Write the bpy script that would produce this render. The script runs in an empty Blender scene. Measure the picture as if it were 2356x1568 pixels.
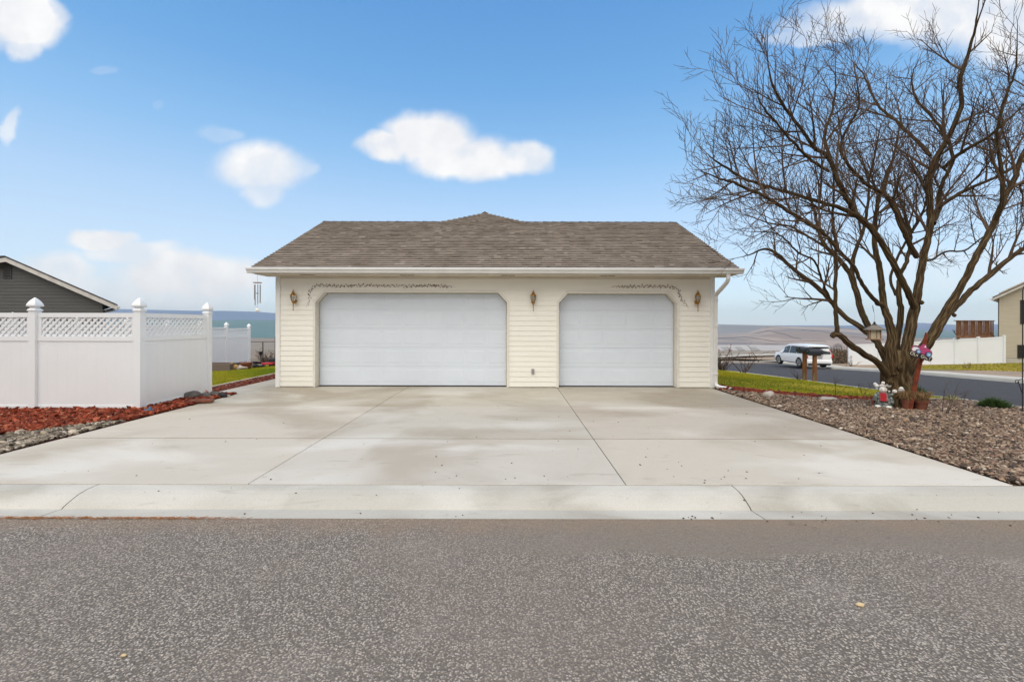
import bpy, bmesh, math, random
import numpy as np
from mathutils import Vector, Matrix, noise as mnoise
R = math.radians
random.seed(7); rng = np.random.default_rng(7)
scn = bpy.context.scene

# ------------------------------------------------------------------ camera, sky, sun, exposure
F, CX, HY, CAMZ = 1047.0, 1177.5, 745.0, 1.61       # photo measured at 2355 px wide: focal, centre, horizon row
ROLL = 0.0021
cd = bpy.data.cameras.new('camera'); cam = bpy.data.objects.new('camera', cd); scn.collection.objects.link(cam)
cam.location = (0, 0, CAMZ); cam.rotation_euler = (R(90), -ROLL, 0)
cd.sensor_width = 36; cd.lens = 36*F/2355; cd.shift_y = -(784-HY)/2355; cd.clip_end = 30000; cd.clip_start = .05
scn.camera = cam
scn.view_settings.view_transform = 'Standard'; scn.view_settings.look = 'None'
scn.view_settings.exposure = 0.35; scn.view_settings.gamma = 1; scn.view_settings.use_curve_mapping = False
SUN_EL, SUN_AZ = 50, 205          # azimuth clockwise from +Y: high behind the camera, a little to the left
sd = bpy.data.lights.new('sun', 'SUN'); sd.energy = 1.0; sd.angle = R(50); sd.color = (1, .93, .84)
so = bpy.data.objects.new('sun', sd); scn.collection.objects.link(so)
_d = Vector((math.sin(R(SUN_AZ))*math.cos(R(SUN_EL)), math.cos(R(SUN_AZ))*math.cos(R(SUN_EL)), math.sin(R(SUN_EL))))
so.rotation_euler = (-_d).to_track_quat('-Z', 'Y').to_euler()

world = bpy.data.worlds.new('World'); scn.world = world; world.use_nodes = True
wt = world.node_tree; wn, wl = wt.nodes, wt.links; wn.clear()
def WN(t, **k):
    n = wn.new(t)
    for a, b in k.items(): setattr(n, a, b)
    return n
def wmath(op, a, b=None, c=None):
    n = WN('ShaderNodeMath', operation=op)
    for i, v in enumerate((a, b, c)):
        if v is None: continue
        if isinstance(v, (int, float)): n.inputs[i].default_value = v
        else: wl.new(v, n.inputs[i])
    return n.outputs[0]
def wvec(op, a, b):
    n = WN('ShaderNodeVectorMath', operation=op)
    for i, v in enumerate((a, b)):
        if isinstance(v, tuple): n.inputs[i].default_value = v
        elif v is not None: wl.new(v, n.inputs[i])
    return n.outputs[1] if op == 'LENGTH' else n.outputs[0]
def wmix(f, a, b):
    n = WN('ShaderNodeMix', data_type='RGBA')
    if isinstance(f, (int, float)): n.inputs[0].default_value = f
    else: wl.new(f, n.inputs[0])
    for i, v in ((6, a), (7, b)):
        if isinstance(v, tuple): n.inputs[i].default_value = v
        else: wl.new(v, n.inputs[i])
    return n.outputs[2]
def wramp(v, a, b):
    n = WN('ShaderNodeMapRange', interpolation_type='SMOOTHSTEP'); wl.new(v, n.inputs[0])
    n.inputs[1].default_value = a; n.inputs[2].default_value = b; return n.outputs[0]
SKY_STR = 0.15
sky = WN('ShaderNodeTexSky', sky_type='NISHITA', sun_disc=False, sun_elevation=R(SUN_EL), sun_rotation=R(SUN_AZ),
         altitude=600, air_density=1.0, dust_density=0.9, ozone_density=2.2)
tc = WN('ShaderNodeTexCoord'); sep = WN('ShaderNodeSeparateXYZ'); wl.new(tc.outputs['Generated'], sep.inputs[0])
X, Y, Z = sep.outputs
yy = wmath('MAXIMUM', Y, 0.05)
com = WN('ShaderNodeCombineXYZ'); wl.new(wmath('DIVIDE', X, yy), com.inputs[0]); wl.new(wmath('DIVIDE', Z, yy), com.inputs[1])
nz = WN('ShaderNodeTexNoise'); nz.inputs['Scale'].default_value = 9; nz.inputs['Detail'].default_value = 9; wl.new(com.outputs[0], nz.inputs['Vector'])
off = wvec('MULTIPLY', wvec('SUBTRACT', nz.outputs['Color'], (.5, .5, .5)), (.095, .06, 0))
uv = wvec('ADD', com.outputs[0], off)
clouds = [  # photo px centre, half size, density
 (40, 40, 125, 82, 1.1), (48, 100, 48, 42, .8), (120, 30, 50, 40, .7),
 (985, 312, 120, 62, 1.15), (1070, 362, 140, 55, 1.0), (1200, 364, 78, 38, .9), (885, 335, 78, 38, 1.0),
 (600, 378, 125, 66, .85), (600, 432, 62, 42, .6), (505, 306, 60, 20, .2), (690, 385, 50, 20, .4),
 (235, 556, 100, 28, .95), (310, 588, 130, 30, .75), (440, 640, 215, 64, 1.0), (130, 635, 110, 60, .75), (330, 680, 320, 50, .7),
 (1990, 62, 230, 40, .6), (2080, 35, 260, 62, .9), (2250, 30, 260, 95, .9), (1850, 88, 110, 20, .5), (2420, 60, 260, 120, .8),
 (25, 292, 20, 46, .55), (237, 155, 26, 10, .14), (362, 243, 18, 12, .08), (2200, 620, 300, 60, .25)]
acc = None
for (px, py, rx, ry, dn) in clouds:
    d = wvec('SUBTRACT', uv, ((px-CX)/F, (HY-py)/F, 0))
    d = wvec('MULTIPLY', d, (F/rx, F/ry, 0))
    e = wmath('MULTIPLY', wramp(wvec('LENGTH', d, None), 1.12, 0.55), dn)
    acc = e if acc is None else wmath('MAXIMUM', acc, e)
n2 = WN('ShaderNodeTexNoise'); n2.inputs['Scale'].default_value = 11; n2.inputs['Detail'].default_value = 8; wl.new(com.outputs[0], n2.inputs['Vector'])
m = wmath('MULTIPLY', acc, wmath('ADD', wmath('MULTIPLY', n2.outputs['Fac'], 1.15), .45))
m = wmath('MINIMUM', m, 1.0)
sk = wvec('MULTIPLY', sky.outputs[0], (0.88, 1.27, 1.38))
sk = wvec('SCALE', sk, None); sk.node.inputs['Scale'].default_value = SKY_STR
# thin haze low over the horizon, part of the sky
rp = WN('ShaderNodeValToRGB'); wl.new(Z, rp.inputs[0]); el = rp.color_ramp.elements
GR = [(0,(.66,.72,.77)),(.10,(.56,.65,.755)),(.23,(.40,.55,.74)),(.34,(.235,.44,.70)),(.45,(.135,.335,.63)),(.56,(.095,.275,.58)),(1,(.05,.16,.42))]
while len(el) < len(GR): el.new(.5)
for e_, (p_, c_) in zip(el, GR): e_.position = p_; e_.color = (*c_, 1)
sk = wmix(.82, sk, rp.outputs[0])
cl = wmix(wramp(n2.outputs['Fac'], .35, .7), (.70, .71, .735, 1), (.80, .80, .80, 1))
col = wmix(m, sk, cl)
deck = wramp(Y, .42, .05)         # unseen bright cloud deck added overhead and behind the viewer for soft light
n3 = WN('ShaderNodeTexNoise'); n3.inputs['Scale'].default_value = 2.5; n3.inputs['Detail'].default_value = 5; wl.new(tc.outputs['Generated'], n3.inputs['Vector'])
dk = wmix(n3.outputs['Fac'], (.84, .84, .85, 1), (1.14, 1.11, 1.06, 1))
dk = wvec('SCALE', dk, None); wl.new(wmath('ADD', wmath('MULTIPLY', wramp(Z, 0.0, .75), 1.22), .22), dk.node.inputs['Scale'])  # deck brightens towards the top to deepen the shade under the eaves
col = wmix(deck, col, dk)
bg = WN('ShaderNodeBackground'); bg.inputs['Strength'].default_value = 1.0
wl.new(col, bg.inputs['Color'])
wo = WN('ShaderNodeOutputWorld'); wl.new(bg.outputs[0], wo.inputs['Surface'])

# ------------------------------------------------------------------ helpers
def P(px, py, d):
    x = px + ROLL*(py-784); y = py - ROLL*(px-CX)
    return Vector(((x-CX)/F*d, d, CAMZ-(y-HY)/F*d))
col_ = scn.collection
def tag(o, label=None, cat=None, group=None, kind=None):
    if label: o['label'] = label
    if cat: o['category'] = cat
    if group: o['group'] = group
    if kind: o['kind'] = kind
    return o
def thing(name, loc, label, cat, group=None, rz=0):
    o = bpy.data.objects.new(name, None); o.empty_display_size = .2; col_.objects.link(o)
    o.location = loc; o.rotation_euler = (0, 0, rz)
    return tag(o, label, cat, group)
def copy_tree(o, parent=None):
    c = o.copy(); col_.objects.link(c); c.parent = parent
    for ch in [q for q in bpy.data.objects if q.parent == o]: copy_tree(ch, c)
    return c
class MB:
    def __init__(s, org=(0, 0, 0)):
        s.v = []; s.f = []; s.c = []; s.uv = None; s.org = Vector(org); s.cc = (1, 1, 1)
        s.smooth = False
    def color(s, c): s.cc = c; return s
    def add(s, vs, fs):
        b = len(s.v); s.v += [tuple(v) for v in vs]; s.c += [s.cc]*len(vs); s.f += [tuple(i+b for i in f) for f in fs]
    def box(s, a, b, rot=None, at=None):
        x0, y0, z0 = a; x1, y1, z1 = b
        vs = [Vector(p) for p in ((x0,y0,z0),(x1,y0,z0),(x1,y1,z0),(x0,y1,z0),(x0,y0,z1),(x1,y0,z1),(x1,y1,z1),(x0,y1,z1))]
        if rot is not None:
            c = Vector(at) if at is not None else Vector(((x0+x1)/2, (y0+y1)/2, (z0+z1)/2))
            vs = [rot @ (v-c) + c for v in vs]
        s.add(vs, [(0,3,2,1),(4,5,6,7),(0,1,5,4),(1,2,6,5),(2,3,7,6),(3,0,4,7)]); return s
    def bbox(s, c, size, rot=None, bev=.1):          # box with chamfered edges, centre c
        hx, hy, hz = [q/2 for q in size]; b = min(hx, hy, hz)*bev*2
        bm = bmesh.new(); bmesh.ops.create_cube(bm, size=1)
        for v in bm.verts: v.co = Vector((v.co.x*2*hx, v.co.y*2*hy, v.co.z*2*hz))
        bmesh.ops.bevel(bm, geom=bm.edges[:], offset=b, segments=1, affect='EDGES')
        vs = [(rot @ v.co if rot is not None else v.co) + Vector(c) for v in bm.verts]
        bm.verts.index_update(); s.add(vs, [[v.index for v in f.verts] for f in bm.faces]); bm.free(); return s
    def tube(s, pts, rad, n=6, cap=True, sq=None, roll=0):
        pts = [Vector(p) for p in pts]; N = len(pts)
        if not hasattr(rad, '__len__'): rad = [rad]*N
        t0 = (pts[1]-pts[0]).normalized(); up = Vector((0, 0, 1)) if abs(t0.z) < .9 else Vector((0, 1, 0))
        u = t0.cross(up).normalized(); vs = []
        for i in range(N):
            t = (pts[min(i+1, N-1)]-pts[max(i-1, 0)]).normalized()
            u = (u - t*u.dot(t)).normalized(); w = t.cross(u)
            for k in range(n):
                a = 2*math.pi*(k+.5*(n == 4))/n + roll
                r = rad[i]
                if sq: vs.append(pts[i] + u*math.copysign(sq[0]/2, math.cos(a)) + w*math.copysign(sq[1]/2, math.sin(a)))
                else: vs.append(pts[i] + u*math.cos(a)*r + w*math.sin(a)*r)
        fs = [(i*n+k, i*n+(k+1) % n, (i+1)*n+(k+1) % n, (i+1)*n+k) for i in range(N-1) for k in range(n)]
        if cap: fs += [tuple(reversed(range(n))), tuple((N-1)*n+k for k in range(n))]
        s.add(vs, fs); return s
    def lathe(s, prof, at=(0, 0, 0), n=16, ax=None, sx=1, sy=1, a0=0):
        vs = []; at = Vector(at)
        for r, z in prof:
            for k in range(n):
                a = 2*math.pi*k/n + a0; v = Vector((r*math.cos(a)*sx, r*math.sin(a)*sy, z))
                if ax is not None: v = ax @ v
                vs.append(v+at)
        N = len(prof)
        fs = [(i*n+k, i*n+(k+1) % n, (i+1)*n+(k+1) % n, (i+1)*n+k) for i in range(N-1) for k in range(n)]
        fs += [tuple(reversed(range(n))), tuple((N-1)*n+k for k in range(n))]
        s.add(vs, fs); return s
    def prism(s, poly, d0, d1, axis='y'):            # poly in the plane square to the axis
        n = len(poly)
        def mk(a, b, d): return {'y': (a, d, b), 'x': (d, a, b), 'z': (a, b, d)}[axis]
        vs = [mk(a, b, d0) for a, b in poly] + [mk(a, b, d1) for a, b in poly]
        fs = [tuple(range(n)), tuple(reversed(range(n, 2*n)))] + [(i, n+i, n+(i+1) % n, (i+1) % n) for i in range(n)]
        s.add(vs, fs); return s
    def ball(s, c, r, sub=2, sc=(1, 1, 1), rot=None, jit=0, seed=0):
        bm = bmesh.new(); bmesh.ops.create_icosphere(bm, subdivisions=sub, radius=1)
        vs = []
        for v in bm.verts:
            q = v.co.copy()
            if jit: q *= 1 + jit*mnoise.noise(q*1.7 + Vector((seed*3.1, seed*1.7, seed)))
            q = Vector((q.x*sc[0]*r, q.y*sc[1]*r, q.z*sc[2]*r))
            if rot is not None: q = rot @ q
            vs.append(q + Vector(c))
        bm.verts.index_update(); s.add(vs, [[v.index for v in f.verts] for f in bm.faces]); bm.free(); return s
    def build(s, name, mat, parent=None, smooth=None, recalc=True, world_coords=False):
        me = bpy.data.meshes.new(name)
        off_ = s.org
        me.from_pydata([(v[0]-off_[0], v[1]-off_[1], v[2]-off_[2]) for v in s.v], [], s.f)
        if recalc:
            bm = bmesh.new(); bm.from_mesh(me); bmesh.ops.recalc_face_normals(bm, faces=bm.faces[:]); bm.to_mesh(me); bm.free()
        if any(c != (1, 1, 1) for c in s.c):
            at = me.color_attributes.new('Col', 'FLOAT_COLOR', 'POINT')
            at.data.foreach_set('color', np.array([(c[0], c[1], c[2], 1) for c in s.c], dtype=np.float32).ravel())
        me.materials.append(mat)
        sm = s.smooth if smooth is None else smooth
        if sm: me.polygons.foreach_set('use_smooth', [True]*len(me.polygons))
        o = bpy.data.objects.new(name, me); col_.objects.link(o)
        if parent is not None: o.parent = parent
        elif tuple(off_) != (0, 0, 0): o.location = off_
        return o
def np_mesh(name, V, Fc, mat, C=None, smooth=False):          # V (n,3), Fc (m,k)
    me = bpy.data.meshes.new(name); k = Fc.shape[1]; m_ = len(Fc)
    me.vertices.add(len(V)); me.vertices.foreach_set('co', V.astype(np.float32).ravel())
    me.loops.add(m_*k); me.loops.foreach_set('vertex_index', Fc.astype(np.int32).ravel())
    me.polygons.add(m_); me.polygons.foreach_set('loop_start', np.arange(0, m_*k, k, dtype=np.int32))
    me.polygons.foreach_set('loop_total', np.full(m_, k, dtype=np.int32))
    me.update(calc_edges=True)
    if C is not None:
        at = me.color_attributes.new('Col', 'FLOAT_COLOR', 'POINT')
        at.data.foreach_set('color', np.concatenate([C, np.ones((len(C), 1))], 1).astype(np.float32).ravel())
    if smooth: me.polygons.foreach_set('use_smooth', [True]*m_)
    me.materials.append(mat)
    o = bpy.data.objects.new(name, me); col_.objects.link(o); return o

# ---------------------------------------------------------------- materials
def mat(name, c1, c2=None, sc=4.0, rough=.6, bump=0, bsc=60, metal=0, attr=False, spec=.4, stretch=None, lo=.35, hi=.65, fine=0, fsc=150,
        coat=0, trans=0, c3=None, sc3=1.0, lo3=.5, hi3=.7, vor=False, emit=None):
    m = bpy.data.materials.new(name); m.use_nodes = True; nt = m.node_tree; N, L = nt.nodes, nt.links
    b = N['Principled BSDF']; b.inputs['Roughness'].default_value = rough; b.inputs['Metallic'].default_value = metal
    b.inputs['Specular IOR Level'].default_value = spec; b.inputs['Coat Weight'].default_value = coat
    b.inputs['Transmission Weight'].default_value = trans
    t = N.new('ShaderNodeTexCoord'); mp = N.new('ShaderNodeMapping'); L.new(t.outputs['Object'], mp.inputs[0])
    if stretch: mp.inputs['Scale'].default_value = stretch
    def noise(scale, det=5):
        n = N.new('ShaderNodeTexNoise'); n.inputs['Scale'].default_value = scale; n.inputs['Detail'].default_value = det
        L.new(mp.outputs[0], n.inputs['Vector']); return n
    def ramp(v, a, bb):
        n = N.new('ShaderNodeMapRange'); L.new(v, n.inputs[0]); n.inputs[1].default_value = a; n.inputs[2].default_value = bb
        return n.outputs[0]
    def mix(f, a, bb, bl='MIX'):
        n = N.new('ShaderNodeMix'); n.data_type = 'RGBA'; n.blend_type = bl
        if isinstance(f, (int, float)): n.inputs[0].default_value = f
        else: L.new(f, n.inputs[0])
        for i, v in ((6, a), (7, bb)):
            if isinstance(v, tuple): n.inputs[i].default_value = (*v[:3], 1)
            else: L.new(v, n.inputs[i])
        return n.outputs[2]
    colr = None
    if c2 is not None: colr = mix(ramp(noise(sc).outputs['Fac'], lo, hi), c1, c2)
    if c3 is not None: colr = mix(ramp(noise(sc3).outputs['Fac'], lo3, hi3), colr if colr is not None else c1, c3)
    if attr:
        a = N.new('ShaderNodeVertexColor'); a.layer_name = 'Col'
        colr = mix(1.0, colr if colr is not None else c1, a.outputs[0], 'MULTIPLY')
    if fine:
        fn = noise(fsc, 3)
        g = N.new('ShaderNodeMapRange'); L.new(fn.outputs['Fac'], g.inputs[0]); g.inputs[1].default_value = .3; g.inputs[2].default_value = .7
        g.inputs[3].default_value = 1-fine; g.inputs[4].default_value = 1+fine
        cmb = N.new('ShaderNodeCombineColor'); [L.new(g.outputs[0], cmb.inputs[i]) for i in range(3)]
        colr = mix(1.0, colr if colr is not None else c1, cmb.outputs[0], 'MULTIPLY')
    if colr is None: b.inputs['Base Color'].default_value = (*c1, 1)
    else: L.new(colr, b.inputs['Base Color'])
    if bump:
        bp = N.new('ShaderNodeBump'); bp.inputs['Strength'].default_value = min(1, bump); bp.inputs['Distance'].default_value = .01*max(1, bump)
        if vor:
            vv = N.new('ShaderNodeTexVoronoi'); vv.inputs['Scale'].default_value = bsc; L.new(mp.outputs[0], vv.inputs['Vector']); L.new(vv.outputs['Distance'], bp.inputs['Height'])
        else: L.new(noise(bsc, 6).outputs['Fac'], bp.inputs['Height'])
        L.new(bp.outputs[0], b.inputs['Normal'])
    if emit: b.inputs['Emission Color'].default_value = (*emit, 1); b.inputs['Emission Strength'].default_value = 1
    return m
MT = {}
MT['siding'] = mat('cream siding paint', (.85,.83,.755), (.82,.80,.72), 2.5, .55, .15, 30, stretch=(.3,1,3))
MT['door'] = mat('white garage door paint', (.70,.755,.825), (.67,.725,.795), 1.2, .45, .1, 14, spec=.4)
MT['trimw'] = mat('white trim paint', (.80,.80,.78), (.74,.74,.72), 3, .45, .06, 40)
MT['trimc'] = mat('cream trim paint', (.76,.73,.66), (.71,.68,.60), 3, .5, .08, 40)
MT['soffit'] = mat('soffit board', (.66,.60,.49), (.60,.54,.44), 3, .7)
MT['shingle'] = mat('shingles', (1,1,1), (.80,.78,.76), 1.3, .9, .9, 70, attr=True, spec=.2, fine=.28, fsc=90)
MT['vinyl'] = mat('white vinyl', (.80,.825,.845), (.775,.80,.82), 1.5, .35, .05, 8, spec=.5)
MT['vinyl_far'] = MT['vinyl']
MT['brass'] = mat('aged brass', (.55,.29,.05), (.24,.12,.025), 40, .32, .2, 90, metal=.85)
MT['glass'] = mat('lamp glass', (.80,.80,.74), rough=.08, trans=.85, spec=.5)
MT['dark'] = mat('dark', (.02,.02,.022), rough=.6)
MT['winglass'] = mat('dark window glass', (.02,.025,.03), rough=.08, spec=.6)
MT['greyside'] = mat('dark grey siding', (.085,.085,.083), (.10,.10,.098), 2, .7, .1, 30, stretch=(.3,1,4))
MT['whitefascia'] = mat('weathered white fascia', (.62,.60,.57), (.50,.48,.45), 3, .6)
MT['darkroof'] = mat('dark roofing', (.05,.05,.05), (.075,.07,.07), 8, .9, .4, 40)
MT['tanside'] = mat('tan siding', (.50,.45,.35), (.46,.41,.32), 2, .65, .1, 20, stretch=(.3,1,4))
MT['deckwood'] = mat('brown deck wood', (.15,.06,.028), (.24,.12,.055), 6, .8, .2, 30)
MT['wood'] = mat('weathered post wood', (.27,.11,.035), (.15,.07,.03), 5, .8, .4, 25, stretch=(3,3,.5), c3=(.30,.28,.15), sc3=2.2, lo3=.55, hi3=.68)
MT['mailbox'] = mat('charcoal mailbox', (.022,.027,.034), rough=.6)
MT['rust'] = mat('rusted steel', (.26,.055,.022), (.14,.035,.018), 14, .8, .3, 60)
MT['terra'] = mat('terracotta', (.22,.075,.04), (.13,.045,.028), 9, .85, .3, 50)
MT['iron'] = mat('black iron', (.025,.022,.02), rough=.5, metal=.3)
MT['stone_w'] = mat('pale stone', (.52,.47,.42), (.34,.30,.27), 12, .8, .5, 30)
MT['stone_d'] = mat('dark rock', (.06,.058,.06), (.13,.115,.10), 9, .75, .6, 22)
MT['plaster'] = mat('painted plaster', (.85,.84,.79), (.76,.75,.70), 18, .6, .2, 40)
MT['red'] = mat('red paint', (.58,.025,.035), (.40,.02,.03), 20, .5)
MT['coat'] = mat('grey green paint', (.10,.12,.115), (.34,.35,.33), 26, .6, .2, 40, lo=.45, hi=.6)
MT['carpaint'] = mat('white car paint', (.78,.79,.81), rough=.25, coat=.6)
MT['tyre'] = mat('tyre rubber', (.018,.018,.018), rough=.8)
MT['rim'] = mat('alloy', (.45,.45,.46), rough=.3, metal=.7)
MT['taillight'] = mat('red lamp glass', (.55,.02,.03), rough=.2)
MT['pink'] = mat('pink enamel', (.50,.07,.19), (.38,.05,.15), 30, .4)
MT['white'] = mat('white paint', (.78,.78,.78), rough=.5)
MT['tarp'] = mat('faded blue plastic', (.04,.11,.18), rough=.4)
MT['blue'] = mat('blue enamel', (.16,.42,.62), rough=.4)
MT['purple'] = mat('dark purple', (.10,.035,.12), rough=.5)
MT['letter'] = mat('cream lettering', (.72,.66,.50), rough=.6)
MT['alu'] = mat('grey aluminium', (.42,.41,.42), rough=.35, metal=.6)
MT['galv'] = mat('galvanised pipe', (.13,.12,.115), rough=.6, metal=.3)
MT['feeder'] = mat('feeder cedar', (.34,.20,.11), (.24,.13,.07), 20, .75)
MT['feederroof'] = mat('grey feeder roof', (.16,.14,.12), (.22,.19,.16), 25, .85)
MT['seed'] = mat('feeder plastic and seed', (.55,.50,.36), (.42,.38,.27), 30, .35)
MT['stain'] = mat('painted vine marks', (.095,.038,.014), (.15,.065,.03), 40, .8)
MT['soil'] = mat('soil', (.12,.075,.05), (.085,.05,.035), 8, .95, .6, 40)
MT['redsoil'] = mat('mulch bed soil', (.11,.028,.014), (.07,.018,.01), 8, .95, .6, 40)
MT['rocks'] = mat('river rock', (1,1,1), rough=.75, attr=True, fine=.22, fsc=60, spec=.3)
MT['mulch'] = mat('red wood chips', (1,1,1), rough=.85, attr=True, fine=.3, fsc=70, spec=.2)
MT['lawn'] = mat('lawn thatch', (.29,.25,.022), (.16,.19,.018), 1.6, .95, .7, 60, c3=(.42,.34,.05), sc3=3, lo3=.52, hi3=.7, fine=.3, fsc=90, spec=.1)
MT['blades'] = mat('grass blades', (1,1,1), rough=.8, attr=True, spec=.15)
MT['leafy'] = mat('shrub leaves', (1,1,1), rough=.7, attr=True, spec=.2)
MT['twig'] = mat('dry twigs', (.055,.032,.024), (.11,.07,.05), 9, .85)
MT['edging'] = mat('concrete edging', (.50,.45,.37), (.38,.34,.28), 8, .85, .3, 40)
MT['walk2'] = mat('far pavement concrete', (.50,.48,.43), (.44,.42,.37), 1, .9, .2, 20)
MT['dirt'] = mat('dry dirt verge', (.34,.25,.17), (.25,.19,.14), .8, .95, .5, 8, fine=.2, fsc=9)
MT['farlawn'] = mat('far lawn', (.20,.17,.025), (.15,.14,.02), .7, .95, .5, 14, c3=(.34,.24,.07), sc3=.35, lo3=.5, hi3=.65, fine=.25, fsc=12)
MT['gravelroad'] = mat('pale gravel track', (.55,.52,.46), (.46,.43,.38), .2, .95)
MT['field'] = mat('dry field', (.23,.175,.125), (.19,.15,.11), .02, .95, c3=(.16,.145,.10), sc3=.006)
MT['hillbrown'] = mat('stubble hills', (.22,.165,.14), (.31,.24,.20), .0014, .95, c3=(.17,.15,.145), sc3=.0016, lo3=.52, hi3=.60, lo=.45, hi=.5, stretch=(1,1,4))
MT['track'] = mat('gully scrub', (.11,.09,.085), rough=.95)
MT['hillgrey'] = mat('grey blue hill', (.15,.155,.165), (.20,.19,.19), .001, .95)
MT['hillteal'] = mat('air tinted hill', (.04,.115,.125), (.06,.14,.14), .0008, .95)  # teal cast of the distant air is put into the base colour
MT['hillblue'] = mat('far mountain', (.045,.10,.22), (.06,.12,.24), .0004, .95, c3=(.42,.42,.40), sc3=.0009, lo3=.66, hi3=.7, stretch=(1,1,6))  # blue of the far air painted into the mountain's own colour
MT['lightsnow'] = mat('pale strip field', (.40,.37,.355), (.36,.335,.32), .01, .95)
MT['strip'] = mat('grey strip field', (.27,.25,.22), rough=.95)

def mat_bark():
    m = bpy.data.materials.new('bark'); m.use_nodes = True; N, L = m.node_tree.nodes, m.node_tree.links; b = N['Principled BSDF']
    b.inputs['Roughness'].default_value = .9; b.inputs['Specular IOR Level'].default_value = .15
    u = N.new('ShaderNodeUVMap'); mp = N.new('ShaderNodeMapping'); L.new(u.outputs[0], mp.inputs[0]); mp.inputs['Scale'].default_value = (18, 2.6, 1)
    n = N.new('ShaderNodeTexNoise'); n.inputs['Scale'].default_value = 1.2; n.inputs['Detail'].default_value = 7; n.inputs['Distortion'].default_value = .2; L.new(mp.outputs[0], n.inputs['Vector'])
    v = N.new('ShaderNodeTexVoronoi'); v.feature = 'DISTANCE_TO_EDGE'; v.inputs['Scale'].default_value = .8; L.new(mp.outputs[0], v.inputs['Vector'])
    t = N.new('ShaderNodeTexCoord'); n2_ = N.new('ShaderNodeTexNoise'); n2_.inputs['Scale'].default_value = 2.2; n2_.inputs['Detail'].default_value = 4; L.new(t.outputs['Object'], n2_.inputs['Vector'])
    r = N.new('ShaderNodeValToRGB'); L.new(n.outputs['Fac'], r.inputs[0])
    e = r.color_ramp.elements; e[0].position = .32; e[0].color = (.026,.017,.011,1); e[1].position = .72; e[1].color = (.25,.18,.115,1)
    q = e.new(.5); q.color = (.092,.057,.031,1)
    mx = N.new('ShaderNodeMix'); mx.data_type = 'RGBA'; L.new(n2_.outputs['Fac'], mx.inputs[0]); L.new(r.outputs[0], mx.inputs[6])
    mm = N.new('ShaderNodeMix'); mm.data_type = 'RGBA'; mm.blend_type = 'MULTIPLY'; mm.inputs[0].default_value = 1; L.new(r.outputs[0], mm.inputs[6]); mm.inputs[7].default_value = (.85,.90,.66,1)
    L.new(mm.outputs[2], mx.inputs[7]); L.new(mx.outputs[2], b.inputs['Base Color'])
    ad = N.new('ShaderNodeMath'); ad.operation = 'ADD'; L.new(n.outputs['Fac'], ad.inputs[0]); L.new(v.outputs['Distance'], ad.inputs[1])
    bp = N.new('ShaderNodeBump'); bp.inputs['Strength'].default_value = 1; bp.inputs['Distance'].default_value = .03; L.new(ad.outputs[0], bp.inputs['Height']); L.new(bp.outputs[0], b.inputs['Normal'])
    return m
MT['bark'] = mat_bark()
MT['twigs'] = mat('tree twigs', (.085,.055,.036), (.135,.09,.058), 2, .85, spec=.15)

def mat_concrete(name, a=(.49,.458,.405), b_=(.375,.333,.275), light=(.60,.585,.55), sc=.33, seed=0):
    m = bpy.data.materials.new(name); m.use_nodes = True; N, L = m.node_tree.nodes, m.node_tree.links; b = N['Principled BSDF']
    b.inputs['Specular IOR Level'].default_value = .3
    t = N.new('ShaderNodeTexCoord'); mp = N.new('ShaderNodeMapping'); L.new(t.outputs['Object'], mp.inputs[0]); mp.inputs['Location'].default_value = (seed, seed*.7, 0)
    def noise(s, d=5, dist=0, st=None):
        n = N.new('ShaderNodeTexNoise'); n.inputs['Scale'].default_value = s; n.inputs['Detail'].default_value = d; n.inputs['Distortion'].default_value = dist
        if st:
            q = N.new('ShaderNodeMapping'); q.inputs['Scale'].default_value = st; L.new(mp.outputs[0], q.inputs[0]); L.new(q.outputs[0], n.inputs['Vector'])
        else: L.new(mp.outputs[0], n.inputs['Vector'])
        return n.outputs['Fac']
    def rg(v, lo, hi, o0=0, o1=1):
        n = N.new('ShaderNodeMapRange'); n.interpolation_type = 'SMOOTHSTEP'; L.new(v, n.inputs[0])
        for i, q in enumerate((lo, hi, o0, o1)): n.inputs[i+1].default_value = q
        return n.outputs[0]
    def mix(f, p, q, bl='MIX'):
        n = N.new('ShaderNodeMix'); n.data_type = 'RGBA'; n.blend_type = bl
        if isinstance(f, float): n.inputs[0].default_value = f
        else: L.new(f, n.inputs[0])
        for i, v in ((6, p), (7, q)):
            if isinstance(v, tuple): n.inputs[i].default_value = (*v, 1)
            else: L.new(v, n.inputs[i])
        return n.outputs[2]
    c = mix(rg(noise(sc, 7, .8), .45, .60, 0, .85), a, b_)
    c = mix(rg(noise(sc*1.5, 4, .4, (.7, 1.3, 1)), .50, .68, 0, .85), c, light)
    c = mix(rg(noise(2.6, 6, 1.2, (.5, 2.2, 1)), .60, .76, 0, .45), c, (.30,.275,.235))      # scuffs
    c = mix(rg(noise(11, 5, .5), .62, .78, 0, .35), c, (.27,.25,.22))
    gr = N.new('ShaderNodeCombineColor'); g = rg(noise(170, 3), .25, .75, .86, 1.12); [L.new(g, gr.inputs[i]) for i in range(3)]
    c = mix(1.0, c, gr.outputs[0], 'MULTIPLY')
    at = N.new('ShaderNodeVertexColor'); at.layer_name = 'Col'; c = mix(1.0, c, at.outputs[0], 'MULTIPLY')
    L.new(c, b.inputs['Base Color']); L.new(rg(noise(3), .3, .7, .62, .85), b.inputs['Roughness'])
    bp = N.new('ShaderNodeBump'); bp.inputs['Strength'].default_value = .25; bp.inputs['Distance'].default_value = .004; L.new(noise(120, 4), bp.inputs['Height']); L.new(bp.outputs[0], b.inputs['Normal'])
    return m
MT['conc'] = mat_concrete('driveway concrete')
MT['curbc'] = mat_concrete('kerb concrete', (.46,.44,.395), (.37,.345,.30), (.55,.53,.485), .6, 9)

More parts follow.
